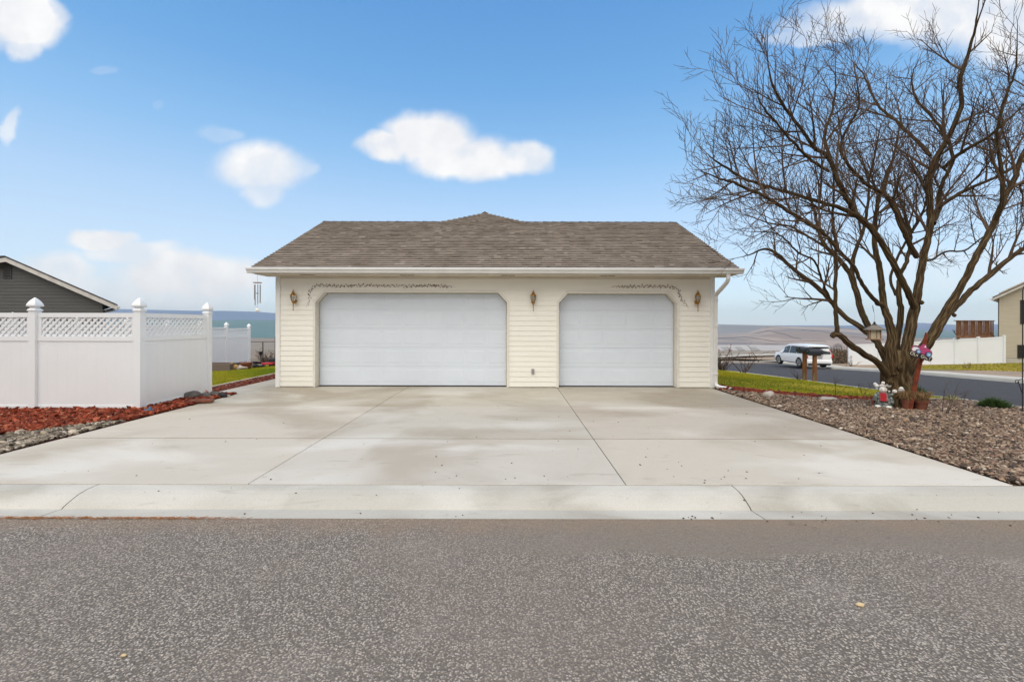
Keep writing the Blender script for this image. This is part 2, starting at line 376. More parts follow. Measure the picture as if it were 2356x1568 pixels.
def mat_asphalt(name, k=1.0, smooth_band=True, tint=(1,1,1)):
    m = bpy.data.materials.new(name); m.use_nodes = True; N, L = m.node_tree.nodes, m.node_tree.links; b = N['Principled BSDF']
    b.inputs['Specular IOR Level'].default_value = .25; b.inputs['Roughness'].default_value = .85
    t = N.new('ShaderNodeTexCoord'); O = t.outputs['Object']
    def noise(s, d=5, dist=0, vec=None):
        n = N.new('ShaderNodeTexNoise'); n.inputs['Scale'].default_value = s; n.inputs['Detail'].default_value = d; n.inputs['Distortion'].default_value = dist
        L.new(vec or O, n.inputs['Vector']); return n
    def rg(v, lo, hi, o0=0, o1=1):
        n = N.new('ShaderNodeMapRange'); n.interpolation_type = 'SMOOTHSTEP'; L.new(v, n.inputs[0])
        for i, q in enumerate((lo, hi, o0, o1)): n.inputs[i+1].default_value = q
        return n.outputs[0]
    def mix(f, p, q, bl='MIX'):
        n = N.new('ShaderNodeMix'); n.data_type = 'RGBA'; n.blend_type = bl
        if isinstance(f, float): n.inputs[0].default_value = f
        else: L.new(f, n.inputs[0])
        for i, v in ((6, p), (7, q)):
            if isinstance(v, tuple): n.inputs[i].default_value = (*v, 1)
            else: L.new(v, n.inputs[i])
        return n.outputs[2]
    def math_(op, p, q):
        n = N.new('ShaderNodeMath'); n.operation = op
        for i, v in enumerate((p, q)):
            if isinstance(v, (int, float)): n.inputs[i].default_value = v
            else: L.new(v, n.inputs[i])
        return n.outputs[0]
    wob = N.new('ShaderNodeVectorMath'); wob.operation = 'MULTIPLY_ADD'; L.new(noise(45, 3).outputs['Color'], wob.inputs[0]); wob.inputs[1].default_value = (.022,.022,.0); L.new(O, wob.inputs[2])
    v1 = N.new('ShaderNodeTexVoronoi'); v1.inputs['Scale'].default_value = 78; L.new(wob.outputs[0], v1.inputs['Vector'])
    v2 = N.new('ShaderNodeTexVoronoi'); v2.inputs['Scale'].default_value = 38; L.new(O, v2.inputs['Vector'])
    sepc = N.new('ShaderNodeSeparateColor'); L.new(v1.outputs['Color'], sepc.inputs[0])
    c = mix(sepc.outputs[0], tuple(q*k for q in (.110,.102,.096)), tuple(q*k for q in (.300,.280,.264)))
    c = mix(rg(v1.outputs['Distance'], .25, .62), c, tuple(q*k for q in (.075,.069,.064)))
    light = rg(noise(60, 2).outputs['Fac'], .66, .82, 0, .22)
    c = mix(light, c, tuple(q*k for q in (.50,.47,.45)))
    c = mix(rg(noise(.55, 5, .6).outputs['Fac'], .38, .62, 0, .38), c, tuple(q*k for q in (.125,.108,.10)))
    c = mix(rg(noise(1.6, 5, .3).outputs['Fac'], .52, .75, 0, .14), c, tuple(q*k for q in (.27,.25,.245)))
    h = math_('ADD', math_('MULTIPLY', v1.outputs['Distance'], -1.0), math_('MULTIPLY', v2.outputs['Distance'], -.8))
    bs = 1.0
    if smooth_band:
        sp = N.new('ShaderNodeSeparateXYZ'); L.new(O, sp.inputs[0])
        yv = math_('ADD', sp.outputs[1], math_('MULTIPLY', math_('SUBTRACT', noise(.9, 3).outputs['Fac'], .5), .55))
        band = math_('MULTIPLY', rg(yv, 3.28, 3.42), rg(sp.outputs[0], -.9, .8))
        fn = noise(130, 3); cc = mix(rg(fn.outputs['Fac'], .35, .7), (.175,.155,.138), (.25,.228,.205))
        c = mix(math_('MULTIPLY', band, .85), c, cc)
        y2 = math_('ADD', sp.outputs[1], math_('MULTIPLY', math_('SUBTRACT', noise(3.5, 5).outputs['Fac'], .5), .5))
        c = mix(math_('MULTIPLY', rg(y2, 3.55, 3.95), .5), c, (.27,.205,.15))
        c = mix(rg(noise(9, 6, .4).outputs['Fac'], .60, .74, 0, .35), c, (.10,.088,.078))
    c = mix(1.0, c, tint, 'MULTIPLY')
    L.new(c, b.inputs['Base Color'])
    bp = N.new('ShaderNodeBump'); bp.inputs['Strength'].default_value = 1; bp.inputs['Distance'].default_value = .008; L.new(h, bp.inputs['Height']); L.new(bp.outputs[0], b.inputs['Normal'])
    return m
MT['asph'] = mat_asphalt('chip seal asphalt', 1.78, tint=(1,.95,.885))
MT['asph2'] = mat_asphalt('side street asphalt', .55, False, (.93,.97,1.12))

# ---------------------------------------------------------------- terrain
SY = [(-300,0),(7,0),(9.4,.10),(10.65,.14),(13.5,.30),(16.6,.42),(23,.77),(36,1.75),(43,1.96),(60,2.9),(100,5.1),(200,10.8),(400,22.5),(800,45),(1500,84),(20000,84)]
WX = [(-400,.5),(-14,.5),(-8,0),(5.6,0),(10.5,1),(24,1),(35,.76),(400,.76)]
def G(x, y):
    s = np.interp(y, [a for a, _ in SY], [b for _, b in SY]); w = np.interp(x, [a for a, _ in WX], [b for _, b in WX])
    t = np.clip((np.asarray(y, float)-24)/25, 0, 1); t = t*t*(3-2*t)
    w = w + (1-w)*t*np.where(np.asarray(x) > 26, np.clip((np.asarray(y, float)-45)/40, 0, 1), 1)
    return -s*w
def grid_sheet(name, xs, ys, zoff, m, kind='structure', xf=None, smooth=True):
    """xs: cross parameter 0..1 list mapped by xf(t, y) or plain x list"""
    V = []
    for y in ys:
        for t in xs:
            x = xf(t, y) if xf else t
            z = float(G(x, y)) + (zoff(x, y) if callable(zoff) else zoff)
            V.append((x, y, z))
    n = len(xs); Fc = np.array([(j*n+i, j*n+i+1, (j+1)*n+i+1, (j+1)*n+i) for j in range(len(ys)-1) for i in range(n-1)])
    o = np_mesh(name, np.array(V), Fc, m, smooth=smooth)
    if kind: tag(o, kind=kind)
    return o
gx = sorted(set([-9000,-5000,-2500,-1200,-600,-300,-150,-100,-60] + list(np.arange(-50, 51, 2.5)) + [-8,5.6,10.5,-14,24,35] + [60,100,150,300,600,1200,2500,5000,9000]))
gy = sorted(set([-300,-100,-50,-20,0,4,7,8,9.4,10.65,12,13.5,15,16.6,20,23] + list(np.arange(24, 60, 2.)) + [60,70,80,100,130,160,200,300,400,600,800,1100,1500,2200,3500,6000,12000]))
grid_sheet('ground', gx, gy, -.22, MT['field'])

def hit(px, py):            # where the sight line of a photo pixel meets the ground
    d = 3.0
    while d < 60:
        p = P(px, py, d)
        if p.z <= float(G(p.x, p.y)): break
        d += .02
    return p
# front street
grid_sheet('street', list(np.linspace(-60, 60, 60)), list(np.linspace(-25, 3.95, 20)), -.08, MT['asph'])
XN = lambda y: float(np.interp(y, [0, 16, 26, 36, 44], [10.6, 10.75, 11.7, 13.2, 13.6]))
XF = lambda y: float(np.interp(y, [0, 17, 22, 30, 37, 44], [18.8, 19.0, 20.2, 22.9, 25.0, 25.4]))
off_s = lambda x, y: float(np.interp(y, [4, 9], [-.084, -.12]))
ysr = sorted(set(list(np.arange(3.97, 43.6, .8)) + [9.4, 10.65, 13.5, 16.6, 23, 36, 43.5]))
grid_sheet('side_street', list(np.linspace(0, 1, 12)), ysr, off_s, MT['asph2'], xf=lambda t, y: XN(y)+(XF(y)-XN(y))*t)
grid_sheet('side_street', list(np.linspace(-80, 13.3, 30)), [38, 39.5, 41, 43, 43.5], -.124, MT['asph2'])
# kerb + pavement on the far side of the side street and across its end
grid_sheet('sidewalk', [0, .12, .5, 1], ysr, lambda x, y: 0.02, MT['walk2'], xf=lambda t, y: XF(y)+1.35*t)
grid_sheet('sidewalk', list(np.linspace(-80, 26.7, 30)), [43.52, 44.9], .02, MT['walk2'])
for nm, f0, f1, zz in (('curb', lambda y: XN(y)-.16, XN, .012), ('curb', XF, lambda y: XF(y)+.001, .02)):
    V = []; Fc = []
    for i, y in enumerate(ysr):
        a, b = f0(y), f1(y); g0 = float(G(a, y)); V += [(a, y, g0-.2), (a, y, g0+zz), (b, y, g0+zz), (b, y, g0-.2)]
        if i: k = 4*i; Fc += [(k-4+q, k-4+q+1, k+q+1, k+q) for q in range(3)]
    tag(np_mesh(nm, np.array(V), np.array(Fc), MT['walk2']), kind='structure')
grid_sheet('verge', list(np.linspace(0, 1, 14)), ysr + [44.9, 47, 52, 60], -.005, MT['dirt'], xf=lambda t, y: XF(y)+1.36+(70-XF(y)-1.36)*t**1.6)
grid_sheet('far_lawn', list(np.linspace(0, 1, 14)), list(np.linspace(21.5, 33, 12)), .012, MT['farlawn'],
           xf=lambda t, y: (25.0 + 1.2*math.sin(y*1.1)+ .12*(y-27)**2*.5) + 40*t)
# dry ground and gravel tracks beyond
grid_sheet('path', list(np.linspace(5, 120, 30)), [56, 58, 60.5], .25, MT['gravelroad'])
grid_sheet('path', list(np.linspace(8, 260, 30)), [84, 88, 96], .35, MT['gravelroad'])
grid_sheet('path', list(np.linspace(12, 260, 30)), [150, 175], .5, MT['gravelroad'])

# ---------------------------------------------------------------- driveway, kerb
DWX0, DWX1 = -6.28, 5.05
jx = [DWX0, -2.65, 1.15, DWX1]; jy = [4.577, 6.41, 8.92, 11.72]
mb = MB(); g = .004
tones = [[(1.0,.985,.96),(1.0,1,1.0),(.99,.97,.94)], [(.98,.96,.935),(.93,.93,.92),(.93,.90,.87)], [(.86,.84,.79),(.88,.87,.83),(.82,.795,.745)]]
for j in range(3):
    for i in range(3):
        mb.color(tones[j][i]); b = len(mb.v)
        x0, x1, y0, y1 = jx[i]+g, jx[i+1]-g, jy[j]+(.019 if j else g), jy[j+1]-.019
        e = .006
        vs = [(x0,y0,-.1),(x1,y0,-.1),(x1,y1,-.1),(x0,y1,-.1),(x0,y0,-e),(x1,y0,-e),(x1,y1,-e),(x0,y1,-e),(x0+e,y0+e,0),(x1-e,y0+e,0),(x1-e,y1-e,0),(x0+e,y1-e,0)]
        mb.add(vs, [(0,1,5,4),(1,2,6,5),(2,3,7,6),(3,0,4,7),(4,5,9,8),(5,6,10,9),(6,7,11,10),(7,4,8,11),(8,9,10,11)])
mb.color((.9,.88,.85)); mb.box((-6.92,10.45,-.1), (DWX0-.003,11.7,-.001)); mb.box((-6.92,11.73,-.1), (-5.97,26,-.003))
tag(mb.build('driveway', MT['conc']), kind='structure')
mb = MB(); mb.box((-6.26,4.557,-.15), (5.04,11.7,-.008)); tag(mb.build('driveway_base', MT['dark']), kind='structure')
# rolled kerb in cast lengths
prof = [(4.555,0),(4.50,-.001),(4.42,-.006),(4.34,-.022),(4.27,-.048),(4.22,-.070),(4.195,-.083),(4.18,-.096),(4.165,-.095),(4.05,-.086),(3.95,-.078),(3.95,-.2),(4.555,-.2)]
mb = MB(); xb = [-60]+[-4.13+6.33*k for k in range(-4, 3)]+[10.4]
for a, b in zip(xb, xb[1:]):
    t_ = random.uniform(.94, 1.03); mb.color((t_, t_, t_*.99)); mb.prism(prof, a+.006, b-.006, 'x')
o = tag(mb.build('curb', MT['curbc'], smooth=False), kind='structure')
mb = MB(); mb.box((-60,3.96,-.19), (10.4,4.54,-.115)); tag(mb.build('curb_bed', MT['dark']), kind='structure')

# ---------------------------------------------------------------- hills and haze
def hill(name, pts, d0, d1, z0, m, amp=.02, px0=None, seed=0, nx=90, nt=22, back=.35):
    V = []; pxs = np.linspace(pts[0][0], pts[-1][0], nx); tops = np.interp(pxs, [a for a, _ in pts], [b for _, b in pts])
    rows = [(t, 0) for t in np.linspace(0, 1, nt)] + [(1, b) for b in (.1, .3, 1)]
    for t, bk in rows:
        for px, ty in zip(pxs, tops):
            d = d0 + (d1-d0)*t; zt = CAMZ-(ty-HY)/F*d1
            u = (px-CX)/F
            nz_ = mnoise.fractal(Vector((u*3.5+seed, t*2.2, seed)), 1, 2, 4)*amp*(zt-z0)*4*t*(1-t)
            z = z0 + (zt-z0)*(t**1.15) + nz_
            if bk: d = d1*(1+back*bk); z = zt + (z0-zt)*bk
            V.append((u*d, d, z))
    n = nx; Fc = np.array([(j*n+i, j*n+i+1, (j+1)*n+i+1, (j+1)*n+i) for j in range(len(rows)-1) for i in range(n-1)])
    return tag(np_mesh(name, np.array(V), Fc, m, smooth=True), kind='structure')
hill('hills', [(1000,744),(1400,744),(1645,744.5),(1760,747),(1830,749.5),(1900,752),(2000,762)], 3300, 4400, -84, MT['hillgrey'], .2, seed=31)
hill('hills', [(1150,790),(1400,777),(1645,766.5),(1722,764),(1740,757),(1768,749),(1830,749.5),(1900,749.5),(1935,752),(2000,757),(2080,768),(2170,779),(2300,790),(2600,800)], 1450, 3600, -84, MT['hillbrown'], .35, seed=3)
hill('hills', [(-1200,740),(-600,738),(0,736),(300,733),(480,738),(560,736.5),(700,738),(900,742),(1150,752),(1400,776)], 2700, 4600, -84, MT['hillteal'], .15, seed=8)
hill('hills', [(1400,757),(1750,757),(1950,754),(2040,756),(2200,758),(2500,752),(3000,740)], 3000, 5000, -84, MT['hillteal'], .15, seed=12)
hill('mountain', [(-1500,700),(-400,706),(100,712),(275,712.5),(440,716),(520,716),(600,718.5),(640,722),(760,728),(1000,738),(1400,741),(1750,747),(1950,747),(2050,744),(2115,739.5),(2160,743),(2230,746),(2400,738),(3200,735)], 5200, 7600, -84, MT['hillblue'], .3, seed=5, nx=160)
# tracks winding over the stubble hill
BP = [(1150,790),(1400,777),(1645,766.5),(1722,764),(1740,757),(1768,749),(1830,749.5),(1900,749.5),(1935,752),(2000,757),(2080,768),(2170,779),(2300,790),(2600,800)]
def hillpt(px, t):
    ty = np.interp(px, [a for a, _ in BP], [b for _, b in BP]); d0, d1, z0 = 1450, 3600, -84; zt = CAMZ-(ty-HY)/F*d1; d = d0+(d1-d0)*t; u = (px-CX)/F
    return Vector((u*d, d, z0+(zt-z0)*(t**1.15)+mnoise.fractal(Vector((u*3.5+3, t*2.2, 3)), 1, 2, 4)*.35*(zt-z0)*4*t*(1-t)))
for path_ in ([(1713,.58),(1747,.36),(1782,.24),(1845,.20),(1900,.2)], [(1727,.8),(1786,.55),(1842,.30)], [(1640,.5),(1690,.52),(1713,.58)], [(1760,.95),(1830,.75),(1900,.5),(1990,.4)], [(1650,.1),(1760,.13),(1850,.09)]):
    q = MB(); pp = [hillpt(np.interp(i/24*(len(path_)-1), range(len(path_)), [a for a, _ in path_]), np.interp(i/24*(len(path_)-1), range(len(path_)), [b for _, b in path_])) for i in range(25)]
    q.tube(pp, 2.6, 5); tag(q.build('field_track', MT['track']), kind='structure')
# strip fields on the near slope of the valley, right of the garage
V = []; Fc = []
def strip(px0, px1, py0, py1, sk_, d0, d1, m, nm='field'):
    a, b, c, d = P(px0, py1, d0), P(px1, py1, d0), P(px1-sk_, py0, d1), P(px0-sk_, py0, d1)
    tag(np_mesh(nm, np.array([a, b, c, d]), np.array([(0,1,2,3)]), m), kind='structure')
strip(1560, 1830, 793, 806.5, 0, 1380, 1600, MT['lightsnow'])
for k, (a, w_) in enumerate(((1668,17),(1700,15),(1733,16))): strip(a, a+w_, 795.5, 805.5, 14, 1376, 1560, MT['strip'])

hz_ = MB(); hz_.box((-9600,-350,-85.5), (9600,12500,400))
hm = bpy.data.materials.new('air haze'); hm.use_nodes = True; nt = hm.node_tree; nt.nodes.clear()
pv = nt.nodes.new('ShaderNodeVolumePrincipled'); pv.inputs['Color'].default_value = (.80,.90,1,1); pv.inputs['Density'].default_value = .00007; pv.inputs['Anisotropy'].default_value = 0
ou = nt.nodes.new('ShaderNodeOutputMaterial'); nt.links.new(pv.outputs[0], ou.inputs['Volume'])
tag(hz_.build('haze', hm), kind='stuff')

# ---------------------------------------------------------------- the garage building
WY, DY = 11.50, 11.72
WL, WR, SOF = -5.94, 5.09, 2.80
OPEN = [(-4.976, -0.115, 2.415), (1.17, 4.181, 2.40)]; CH_W, CH_H = .235, .255
house = thing('garage_house', (-.4, WY, 0), 'cream lap sided triple garage with brown shingle roof and two white doors', 'garage')
HO = tuple(house.location)
def edge_l(o, z): return o[0] + CH_W*min(1, max(0, (z-(o[2]-CH_H))/CH_H))
def edge_r(o, z): return o[1] - CH_W*min(1, max(0, (z-(o[2]-CH_H))/CH_H))
wall = MB(HO)
EXP = .128
nrow = int(math.ceil(SOF/EXP))
zk = sorted(set([round(i*EXP+.03, 4) for i in range(nrow)] + [0.03, OPEN[0][2], OPEN[1][2], OPEN[0][2]-CH_H, OPEN[1][2]-CH_H, SOF]))
def dep(z, row): return .010*(1-(z-(row*EXP+.03))/EXP) + .002        # clapboard: thick at its lower edge
for z0, z1 in zip(zk, zk[1:]):
    zm = (z0+z1)/2; row = int((zm-.03)//EXP)
    segs = [(lambda z: WL+.09, None)]
    bounds = [[lambda z: WL+.09]]
    cur = lambda z: WL+.09; pieces = []
    for o in OPEN:
        if zm < o[2]:
            pieces.append((cur, (lambda z, o=o: edge_l(o, z)))); cur = (lambda z, o=o: edge_r(o, z))
    pieces.append((cur, lambda z: WR-.09))
    d0, d1 = dep(z0, row), dep(z1, row)
    for a, b in pieces:
        a0, b0, a1, b1 = a(z0+1e-5), b(z0+1e-5), a(z1-1e-5), b(z1-1e-5)
        yb = WY+.10
        wall.add([(a0,WY-d0,z0),(b0,WY-d0,z0),(b1,WY-d1,z1),(a1,WY-d1,z1),(a0,yb,z0),(b0,yb,z0),(b1,yb,z1),(a1,yb,z1)],
                 [(0,1,2,3),(0,4,5,1),(3,2,6,7),(0,3,7,4),(1,5,6,2)])
# side walls and back, gables
def side(x, s):
    yb0, yb1 = WY, 18.8
    for i in range(nrow+14):
        z0 = .03+i*EXP; z1 = z0+EXP
        if z0 > 4.8: break
        def cl(z): h = max(0, (z-2.83)/.487); return WY+max(0, h-.5), yb1-max(0, h-.5)
        (a0, b0), (a1, b1) = cl(z0), cl(z1)
        if b1 <= a1: break
        wall.add([(x+s*.016,a0,z0),(x+s*.016,b0,z0),(x+s*.002,b1,z1),(x+s*.002,a1,z1),(x-s*.1,a0,z0),(x-s*.1,b0,z0)], [(0,1,2,3),(0,4,5,1)])
side(WL, -1); side(WR, 1)
wall.box((WL+.02,18.7,.0), (WR-.02,18.8,2.8))
wall.build('wall', MT['siding'], house)
for a_, b_ in (((WL+.03,WY+.01,-.9),(OPEN[0][0],WY+.09,.03)), ((OPEN[0][1],WY+.01,-.9),(OPEN[1][0],WY+.09,.03)), ((OPEN[1][1],WY+.01,-.9),(WR-.03,WY+.09,.03)), ((WR-.1,WY+.09,-1.2),(WR-.02,18.8,.03)), ((WL+.02,WY+.09,-1.2),(WL+.1,18.8,.03))):
    fd = MB(HO); fd.box(a_, b_); fd.build('foundation', MT['walk2'], house)
for xa in (WL-.02, WR-.09): ct = MB(HO); ct.box((xa,WY-.03,.01), (xa+.11,WY+.09,SOF)); ct.build('corner_trim', MT['trimw'], house)
# main house body behind (ridge runs away from the street)
MBX0, MBX1 = -5.2, 3.4
hb = MB(HO); hb.box((-7.4,18.81,-1.5), (5.6,30,2.8)); hb.build('rear_wall', MT['siding'], house)
# door frames (jambs + chamfer reveals) and doors
for k, o in enumerate(OPEN):
    xl, xr, zt = o; ring = [(xl,.012),(xl,zt-CH_H),(xl+CH_W,zt),(xr-CH_W,zt),(xr,zt-CH_H),(xr,.012)]
    fr = MB(HO); n = len(ring)
    t_ = .012
    # reveal lining, 12 mm thick, flush with outer face of siding + small face lip
    cx, cz = (xl+xr)/2, zt*.45
    inn = [(xl+t_,.012),(xl+t_,zt-CH_H-.005),(xl+CH_W+.005,zt-t_),(xr-CH_W-.005,zt-t_),(xr-t_,zt-CH_H-.005),(xr-t_,.012)]
    lip = .045
    out = [(xl-lip,.012),(xl-lip,zt-CH_H+.02),(xl+CH_W-.02,zt+lip),(xr-CH_W+.02,zt+lip),(xr+lip,zt-CH_H+.02),(xr+lip,.012)]
    for i in range(n-1):
        a, b, c, d = ring[i], ring[i+1], inn[i+1], inn[i]
        e, f = out[i], out[i+1]; yf, yb = WY-.020, DY+.02
        fr.add([(e[0],yf,e[1]),(f[0],yf,f[1]),(c[0],yf,c[1]),(d[0],yf,d[1]),(e[0],WY,e[1]),(f[0],WY,f[1]),(c[0],yb,c[1]),(d[0],yb,d[1])],
               [(0,1,2,3),(3,2,6,7),(0,4,5,1)] + ([(0,3,7,4)] if i == 0 else []) + ([(1,5,6,2)] if i == n-2 else []))
    fr.build('door_frame', MT['trimc'], house)
    seal = MB(HO)
    for i in range(n-1):
        a, b = inn[i], inn[i+1]; v = Vector((b[0]-a[0], b[1]-a[1])); nn = Vector((v.y, -v.x)).normalized()*.018
        seal.add([(a[0],DY-.018,a[1]),(b[0],DY-.018,b[1]),(b[0]+nn.x,DY-.018,b[1]+nn.y),(a[0]+nn.x,DY-.018,a[1]+nn.y),(a[0]+nn.x,DY-.003,a[1]+nn.y),(b[0]+nn.x,DY-.003,b[1]+nn.y)], [(0,1,2,3),(3,2,5,4)])
    seal.build('weather_strip', MT['seed'], house)
    door = MB(HO); ns = 5; hs = (zt-.03+.06)/ns; nc = 9 if k == 0 else 5
    bots = MB(HO); bots.box((xl+.02,DY+.001,.002), (xr-.02,DY+.035,.026)); 
    for r in range(ns):
        z0 = .028+r*hs; z1 = z0+hs-.003
        door.box((xl-.05,DY+.012,z0), (xr+.05,DY+.05,z1))
        # shallow raised panels on each section
        cw = (xr-xl)/nc
        for c in range(nc):
            a, b = xl+c*cw+.045, xl+(c+1)*cw-.045; p, q = z0+.085, z1-.075; e = .022
            yf = DY+.0115
            # flat skin round the panel is the box; the panel is an embossed frame that stands 4 mm proud
            door.add([(a,yf,p),(b,yf,p),(b,yf,q),(a,yf,q),(a+e,yf-.0035,p+e),(b-e,yf-.0035,p+e),(b-e,yf-.0035,q-e),(a+e,yf-.0035,q-e)],
                     [(0,1,5,4),(1,2,6,5),(2,3,7,6),(3,0,4,7),(4,5,6,7)])
    dd = door.build('garage_door', MT['door'], house)
    bots.build('bottom_seal', MT['dark'], dd)
# closed dark void behind the doors is not needed: doors close the opening
# roof: laid courses of tabs
RX0, RX1, EY, EZ, RY, RZ = -6.27, 5.46, 10.95, 2.955, 15.15, 4.985
sl = Vector((0, RY-EY, RZ-EZ)); L_ = sl.length; sn = sl/L_; nn = Vector((0, -sn.z, sn.y))
roof = MB(HO); NCO = 30; ce = L_/NCO
apexx, apy, apz = -.98, 16.42, 5.60
rr = random.Random(3)
def tabs(x0f, x1f, s0, s1, rr, base, dirs, nrm, ux, ne, thick=.016):
    pass
def course(c, s0, x0, x1):
    x = x0
    while x < x1-.01:
        w = rr.choice([.09,.12,.15,.18,.22]); xe = min(x1, x+w); th = rr.choice([.022,.024,.026,.030])
        v = rr.uniform(.90, 1.07); r_ = rr.random()
        c_ = (.250*v, .211*v, .174*v) if r_ < .75 else ((.215*v,.180*v,.148*v) if r_ < .93 else (.315*v,.27*v,.23*v))
        roof.color(c_)
        lowr = s0 - rr.choice([0, 0, .006, .012]); up_ = s0+ce*1.15
        def pt(x_, s_, h): q = Vector((x_, EY, EZ)) + sn*s_ + nn*h; return q
        roof.add([pt(x,lowr,th+.012),pt(xe,lowr,th+.012),pt(xe,up_,.012),pt(x,up_,.012),pt(x,lowr,0),pt(xe,lowr,0),pt(x,up_,.0),pt(xe,up_,.0)],
                 [(0,1,2,3),(0,4,5,1),(0,3,6,4),(1,5,7,2)])
        x = xe
for c in range(NCO): course(c, c*ce, RX0, RX1)
# hip of the higher house roof rising over the ridge: the same plane goes on in a narrowing triangle
Lh = (Vector((0,apy,apz))-Vector((0,RY,RZ))).length; nh = 9
for c in range(nh):
    t = (c+.4)/nh; hw = 1.45*(1-t**.9)
    course(c, L_+c*ce*(Lh/(nh*ce)), apexx-hw-.02, apexx+hw+.02)
roof.color((.25,.21,.175))
# back slope, decking under the tabs
def quad(m, *p): m.add(p, [tuple(range(len(p)))])
quad(roof, (RX0,RY,RZ),(RX1,RY,RZ),(RX1,19.3,2.96),(RX0,19.3,2.96))
hx0, hx1 = apexx-6.2, apexx+6.2       # side slopes of the house roof behind
quad(roof, (apexx,apy,apz),(apexx,30.3,apz),(hx0,30.3,2.7),(hx0,18.6,2.7),(apexx-1.45,RY,RZ))
quad(roof, (apexx,apy,apz),(apexx,30.3,apz),(hx1,30.3,2.7),(hx1,18.6,2.7),(apexx+1.45,RY,RZ))
quad(roof, (hx0,30.3,2.7),(apexx,30.3,apz),(hx1,30.3,2.7))
ro = roof.build('roof', MT['shingle'], house, recalc=False)
dk_ = MB(HO); 
dk_.add([(RX0,EY,EZ-.03),(RX1,EY,EZ-.03),(RX1,RY,RZ-.03),(RX0,RY,RZ-.03),(RX0,EY,EZ),(RX1,EY,EZ),(RX1,RY,RZ),(RX0,RY,RZ)], [(0,1,2,3),(4,5,6,7),(0,1,5,4),(2,3,7,6),(0,3,7,4),(1,2,6,5)])
dk_.build('roof_deck', MT['darkroof'], ro)
for a, b in ((RX0-.01, apexx-1.4), (apexx+1.4, RX1+.01)):
    rc = MB(HO)
    x = a
    while x < b-.02:
        xe = min(b, x+.3); h = rr.uniform(0, .01)
        rc.add([(x,RY-.13,RZ-.045+h),(xe,RY-.13,RZ-.050),(xe,RY,RZ+.028),(x,RY,RZ+.036+h),(x,RY+.13,RZ-.045+h),(xe,RY+.13,RZ-.05)], [(0,1,2,3),(3,2,5,4),(0,3,4)])
        x = xe
    rc.build('ridge_cap', MT['darkroof'], ro)
rc = MB(HO); rc.color((.20,.165,.14))
for s in (-1, 1):
    p0 = Vector((apexx+s*1.45, RY, RZ+.02)); p1 = Vector((apexx, apy, apz+.03))
    for i in range(0):
        a = p0.lerp(p1, i/6); b = p0.lerp(p1, (i+1)/6+.02)
        rc.add([a+Vector((-s*.02,-.10,-.0)), b+Vector((-s*.02,-.10,0)), b+Vector((s*.05,.08,-.02)), a+Vector((s*.05,.08,-.02)), a+Vector((0,0,.035)), b+Vector((0,0,.028))], [(0,1,5,4),(4,5,2,3),(0,4,3)])
rc.add([(apexx-.22,apy-.12,apz-.085),(apexx,apy-.14,apz+.035),(apexx+.22,apy-.12,apz-.085),(apexx-.22,apy+.4,apz-.08),(apexx,apy+.4,apz+.04),(apexx+.22,apy+.4,apz-.08)], [(0,1,4,3),(1,2,5,4),(0,2,1)])
rc.build('hip_cap', MT['shingle'], ro)
# rake boards, fascia, soffit
for x0, x1 in ((RX0+.005, RX0+.03), (RX1-.03, RX1-.005)):
    rk = MB(HO)
    rk.add([(x0,EY+.02,EZ-.15),(x1,EY+.02,EZ-.15),(x1,RY,RZ-.15),(x0,RY,RZ-.15),(x0,EY+.02,EZ-.032),(x1,EY+.02,EZ-.032),(x1,RY,RZ-.032),(x0,RY,RZ-.032)], [(0,1,2,3),(4,5,6,7),(0,1,5,4),(2,3,7,6),(0,3,7,4),(1,2,6,5)])
    rk.add([(x0,RY,RZ-.15),(x1,RY,RZ-.15),(x1,19.2,2.83),(x0,19.2,2.83),(x0,RY,RZ-.032),(x1,RY,RZ-.032),(x1,19.2,2.95),(x0,19.2,2.95)], [(0,1,2,3),(4,5,6,7),(0,1,5,4),(2,3,7,6),(0,3,7,4),(1,2,6,5)])
    rk.build('rake_board', MT['trimw'], house)
sf = MB(HO); sf.box((RX0+.035,EY+.08,SOF+.002), (RX1-.035,WY+.12,SOF+.02))
for s, xa, xb_ in ((-1, RX0+.03, WL-.02), (1, WR+.02, RX1-.03)):   # sloped gable soffits
    sf.add([(xa,EY+.2,EZ-.10),(xb_,EY+.2,EZ-.10),(xb_,RY,RZ-.16),(xa,RY,RZ-.16)], [(0,1,2,3)])
sf.box((RX0+.03,EY+.06,SOF+.003), (RX1-.03,EY+.078,EZ-.035))
sf.build('soffit', MT['soffit'], house)
fz = MB(HO); fz.box((WL+.09,WY-.024,SOF-.055), (WR-.09,WY-.018,SOF-.001)); fz.build('frieze', MT['soffit'], house)
for pxa, pxb in ((692,724),(921,953),(1152,1184),(1381,1414)):
    v = MB(HO); xa, xb_ = (pxa-CX)/F*11.2, (pxb-CX)/F*11.2; xm = (xa+xb_)/2
    for k in range(5): v.box((xa,11.13+.022*k,SOF-.004), (xm-.01,11.14+.022*k,SOF+.001)); v.box((xm+.01,11.13+.022*k,SOF-.004), (xb_,11.14+.022*k,SOF+.001))
    v.build('soffit_vent', MT['feederroof'], house)
